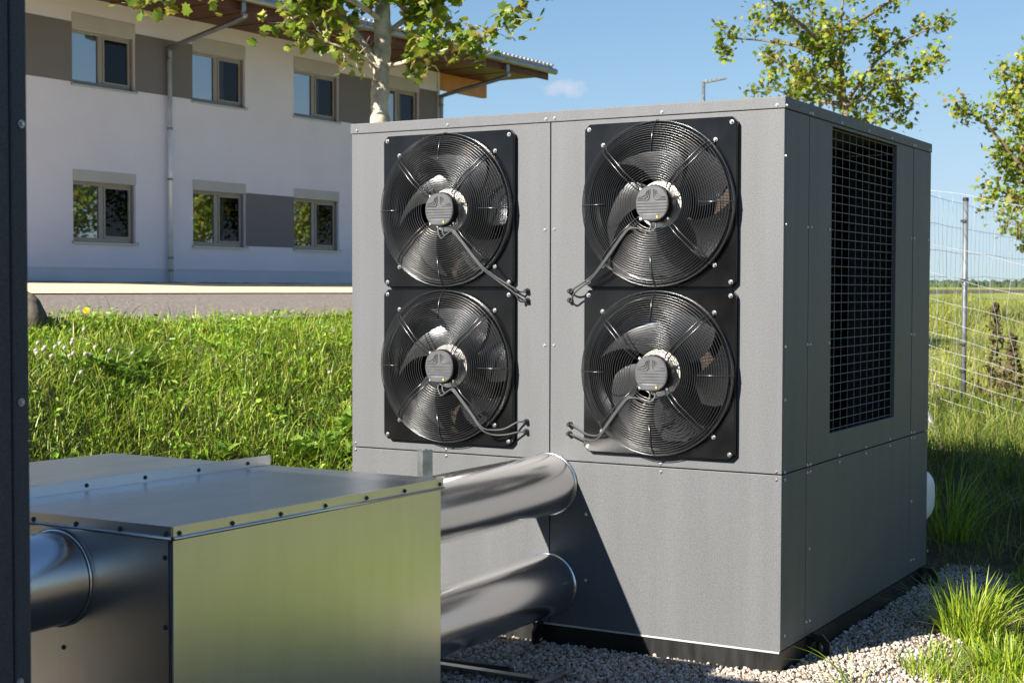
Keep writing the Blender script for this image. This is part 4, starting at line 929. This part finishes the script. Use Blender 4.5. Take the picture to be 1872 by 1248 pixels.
# --- plane tree behind the cabinet
T1 = 15.5
def q1(px, py, dz=0.0): return pxD(px, py, T1+dz)
base = q1(695, 230); gx, gy_ = base[0], base[1]; gz = land1(gx, gy_)
tr = tag(empty('plane_tree', (gx, gy_, gz)), 'plane tree with pale mottled trunk in front of the building', 'tree'); to = np.array([gx, gy_, gz])
trunk = [(gx-.02, gy_, gz-.1), (gx, gy_, gz+.8), q1(695, 235), q1(694, 190), q1(696, 150), q1(697, 110), q1(700, 75), q1(699, 40), q1(700, 0), q1(704, -60), q1(700, -130), q1(706, -220), q1(704, -320)]
TQ = smooth_path(trunk, 5); rad = np.interp(np.linspace(0, 1, len(TQ)), [0, .06, .2, .42, .6, .75, 1], [.16, .115, .094, .091, .086, .065, .02]); rad = rad*(1+.05*np.sin(np.arange(len(TQ))*1.9)+.04*np.sin(np.arange(len(TQ))*.8))
MB().tube([p-to for p in TQ], list(rad), 20).build('trunk', M['bark'], tr, smooth=True)
segs, tips = [], []
limb_from([q1(690, 122), q1(672, 92, -.05), q1(650, 62, -.1), q1(625, 28, -.2), q1(595, -10, -.3), q1(560, -60, -.4)], .050, .018, segs, tips, 12, .42, 1, start=.3)
limb_from([q1(700, 72), q1(716, 56, .1), q1(740, 36, .2), q1(772, 12, .2), q1(810, -20, .3), q1(850, -60, .3)], .036, .014, segs, tips, 14, .42, 1, start=.15)
limb_from([q1(700, 120), q1(722, 119, -.1), q1(742, 113, -.15), q1(768, 100, -.2), q1(805, 95, -.2), q1(838, 80, -.2), q1(870, 76, -.25), q1(905, 58, -.3), q1(938, 36, -.3)], .028, .005, segs, tips, 26, .28, 0, start=.25)
limb_from([q1(690, 128), q1(668, 108, -.3), q1(640, 92, -.5), q1(600, 78, -.6), q1(560, 60, -.7), q1(530, 30, -.7)], .017, .005, segs, tips, 18, .36, 0, start=.15)
limb_from([q1(688, 150, -.08), q1(670, 140, -.2), q1(655, 128, -.25)], .006, .003, segs, tips, 2, .10, 0, start=.8)
limb_from([q1(700, 40), q1(640, 0, -.5), q1(520, -40, -1.0), q1(420, -50, -1.2), q1(330, -25, -1.3), q1(260, 8, -1.3)], .03, .006, segs, tips, 7, .30, 0, start=.62)
limb_from([q1(700, 20), q1(740, -30, .6), q1(800, -60, .8), q1(900, -50, .9), q1(985, -20, .9)], .03, .006, segs, tips, 9, .38, 0, start=.3)
ntips_frame = len(tips)
for (a, b_) in ((-110, 880), (-230, 800), (-280, 660)):
    limb_from([q1(702, a), q1((702+b_)/2, a-40, rng.uniform(-.8, .8)), q1(b_, a-60, rng.uniform(-1.6, 1.6))], .03, .008, segs, tips, 9, .6, 1, start=.3)
b = MB()
for pts, rr in segs: b.tube([p-to for p in pts], rr, 6)
b.build('branches', M['bark'], tr, smooth=True)
tips = np.array(tips); px_ = in_frame(tips); tips = tips[~((np.abs(px_[:, 0]-698) < 34) & (px_[:, 1] > 12) | (px_[:, 1] > 138) & (px_[:, 0] > 672))]; px_ = in_frame(tips); vis = (px_[:, 1] > -25) & (px_[:, 0] > 40) & (px_[:, 0] < 1060)
vi = np.where(vis)[0]; rng.shuffle(vi); vi = vi[:300]; rest = np.setdiff1d(np.arange(len(tips)), vi)
me0 = npmesh('leaf', LEAFV, [LEAFF], M['leafo']); LV2 = LEAFV.copy(); LV2[:, 2] = LV2[:, 2]*2.2+.12*LV2[:, 1]**2; me1 = npmesh('leaf', LV2, [LEAFF], M['leafo'])
for i in vi:
    nrm = rng.normal(size=3)*1.0+np.array([-.1, -.3, .45]); nrm /= np.linalg.norm(nrm); t = rng.normal(size=3)+np.array([0, 0, -.6]); t -= nrm*(t@nrm); t /= np.linalg.norm(t); s = np.cross(t, nrm)
    sz = rng.uniform(.06, .115); Mx = Matrix([(*(s[r_], t[r_], nrm[r_]), 0) for r_ in range(3)]+[(0,0,0,1)])
    o = link('leaf', me0 if rng.uniform() < .5 else me1, tr); o.matrix_local = Matrix.Translation(Vector(tips[i]-to)) @ Mx @ Matrix.Scale(sz, 4)
C = tips[rest]-to; C = C+rng.normal(0, .07, C.shape); pf = in_frame(C+to); C = C[(pf[:, 1] < 8) | (np.abs(pf[:, 0]-698) > 45) & (rng.uniform(0, 1, len(C)) < .55)]
me, _ = leaf_cloud('crown', C, rng.uniform(.06, .12, len(C)), M['leaf']); o = link('crown', me, tr); o['kind'] = 'stuff'
# --- two maples on the right
def field_tree(label, depth, limbs, trunkpx, r0, shoots, L, lo_, hi_, gen=1, dens=3):
    bx = pxD(*trunkpx[0], depth); gz = land1(bx[0], bx[1]); e = tag(empty('maple_tree', (bx[0], bx[1], gz)), label, 'tree'); eo = np.array([bx[0], bx[1], gz])
    Q = smooth_path([(bx[0], bx[1], gz-.1), (bx[0], bx[1], gz+1.2)]+[pxD(*q, depth) for q in trunkpx], 5)
    MB().tube([p-eo for p in Q], list(np.linspace(r0*.8, r0*.14, len(Q))), 12).build('trunk', M['twig'], e, smooth=True)
    sg, tp = [], []
    for lb in limbs: limb_from([pxD(x, y, depth+dz) for x, y, dz in lb], r0*.5, .008, sg, tp, shoots, L, gen, start=.12)
    b = MB()
    for pts, rr in sg: b.tube([p-eo for p in pts], [max(v, .004) for v in rr], 5)
    b.build('branches', M['twig'], e, smooth=True)
    C = np.repeat(np.array(tp)-eo, dens, 0); C = C+rng.normal(0, .07, C.shape)
    me, _ = leaf_cloud('crown', C, rng.uniform(lo_, hi_, len(C)), M['leaf']); o = link('crown', me, e); o['kind'] = 'stuff'
    return e
field_tree('young maple with airy yellow green crown rising behind the heat pump lid', 26,
    [[(1543,190,0),(1520,110,0),(1505,70,.2),(1480,20,.3),(1470,-60,.3)], [(1543,170,0),(1536,80,-.2),(1540,10,-.3),(1548,-80,-.3)], [(1548,185,0),(1580,140,.2),(1610,105,.4),(1660,70,.5),(1735,40,.6)],
     [(1545,200,0),(1580,180,-.2),(1612,152,-.4),(1650,146,-.5),(1715,120,-.6)], [(1540,180,0),(1500,150,-.3),(1450,130,-.5),(1400,100,-.6)], [(1530,130,0),(1470,90,.4),(1400,75,.6),(1315,70,.7)],
     [(1540,190,0),(1500,185,.5),(1460,180,.7),(1420,165,.8)], [(1520,100,0),(1470,50,-.6),(1420,10,-.8),(1380,-30,-1)], [(1540,60,0),(1600,20,.7),(1660,-20,.9),(1700,-40,1)], [(1540,215,0),(1575,220,.4),(1605,195,.5),(1628,165,.6)]],
    [(1546,222),(1544,190),(1536,140),(1520,100),(1508,60),(1500,0),(1498,-70)], .085, 7, .42, .055, .10, 1, 1)
field_tree('leafy maple whose crown leans in over the mesh fence', 20,
    [[(1915,330,0),(1880,260,.2),(1850,190,.3),(1830,130,.3)], [(1920,360,0),(1880,320,-.3),(1840,270,-.4),(1800,225,-.5),(1765,195,-.5)], [(1915,400,0),(1880,380,.2),(1850,360,.3),(1820,345,.4)], [(1915,300,0),(1900,200,-.4),(1880,120,-.5)], [(1915,420,0),(1895,420,-.5),(1865,405,-.6)],
     [(1915,350,0),(1890,300,.5),(1850,300,.7),(1815,290,.8)], [(1915,330,0),(1950,240,.3),(1990,170,.5)], [(1915,380,0),(1960,330,-.3),(2010,300,-.5)], [(1915,260,0),(1880,160,.5),(1868,115,.6)], [(1915,300,0),(1885,270,-.8),(1860,240,-1)]],
    [(1915,480),(1916,400),(1914,320),(1910,240),(1905,150),(1900,90)], .08, 6, .28, .04, .08, 1, 1)

# ------------------------------------------------------------------ the far wood along the skyline
n = 9000; xx = rng.uniform(-900, 250, n); yy = 560+rng.uniform(0, 60, n)+xx*-.1; hh = rng.uniform(.55, 1, n)*(7.5+1.2*np.sin(xx*.021)+.8*np.sin(xx*.053)); zz = land(xx, yy)
t = (1+5**.5)/2; ico = np.array([(-1,t,0),(1,t,0),(-1,-t,0),(1,-t,0),(0,-1,t),(0,1,t),(0,-1,-t),(0,1,-t),(t,0,-1),(t,0,1),(-t,0,-1),(-t,0,1)], float); ico /= np.linalg.norm(ico[0])
F0 = np.array([(0,11,5),(0,5,1),(0,1,7),(0,7,10),(0,10,11),(1,5,9),(5,11,4),(11,10,2),(10,7,6),(7,1,8),(3,9,4),(3,4,2),(3,2,6),(3,6,8),(3,8,9),(4,9,5),(2,4,11),(6,2,10),(8,6,7),(9,8,1)])
V = ico[None]*(1+rng.normal(0, .15, (n, 12, 1)))*np.stack([hh*.33, hh*.33, hh*.5], -1)[:, None]+np.stack([xx, yy, zz+hh*.45-2], -1)[:, None]
kind(link('far_wood', npmesh('far_wood', V.reshape(-1, 3), [((np.arange(n)*12)[:, None, None]+F0[None]).reshape(-1, 3)], M['wood'])), 'stuff', 'dark green wood along the far edge of the meadow', 'wood')
# trees of the same row that stand out of frame and mirror in the ground floor windows
for (x, y, h, lab) in ((6.0, 31.0, 7.2, 'broad young tree mirrored in the window beside the corner'), (5.0, 36.0, 7.2, 'broad young tree mirrored in the middle ground floor window'), (13.5, 44.0, 7.8, 'broad young tree mirrored in the window by the downpipe'), (4.0, 40.8, 7.0, 'young tree mirrored in the window nearest the heat pump')):
    gz = land1(x, y); e = tag(empty('maple_tree', (x, y, gz)), lab, 'tree')
    MB().tube([(0,0,-.1), (.05,0,h*.4), (0,.05,h*.9)], [.12, .08, .02], 10).build('trunk', M['bark'], e, smooth=True)
    n = 6500; u = rng.normal(size=(n, 3)); u /= np.linalg.norm(u, axis=1)[:, None]; rr = rng.uniform(.3, 1, (n, 1))**.5
    C = u*rr*np.array([2.3, 2.3, h*.36])*(1+.25*np.sin(u[:, :1]*7+x)*np.cos(u[:, 2:3]*6))+np.array([0, 0, h*.62])
    me, _ = leaf_cloud('crown', C, rng.uniform(.10, .17, n), M['leaf']); o = link('crown', me, e); o['kind'] = 'stuff'
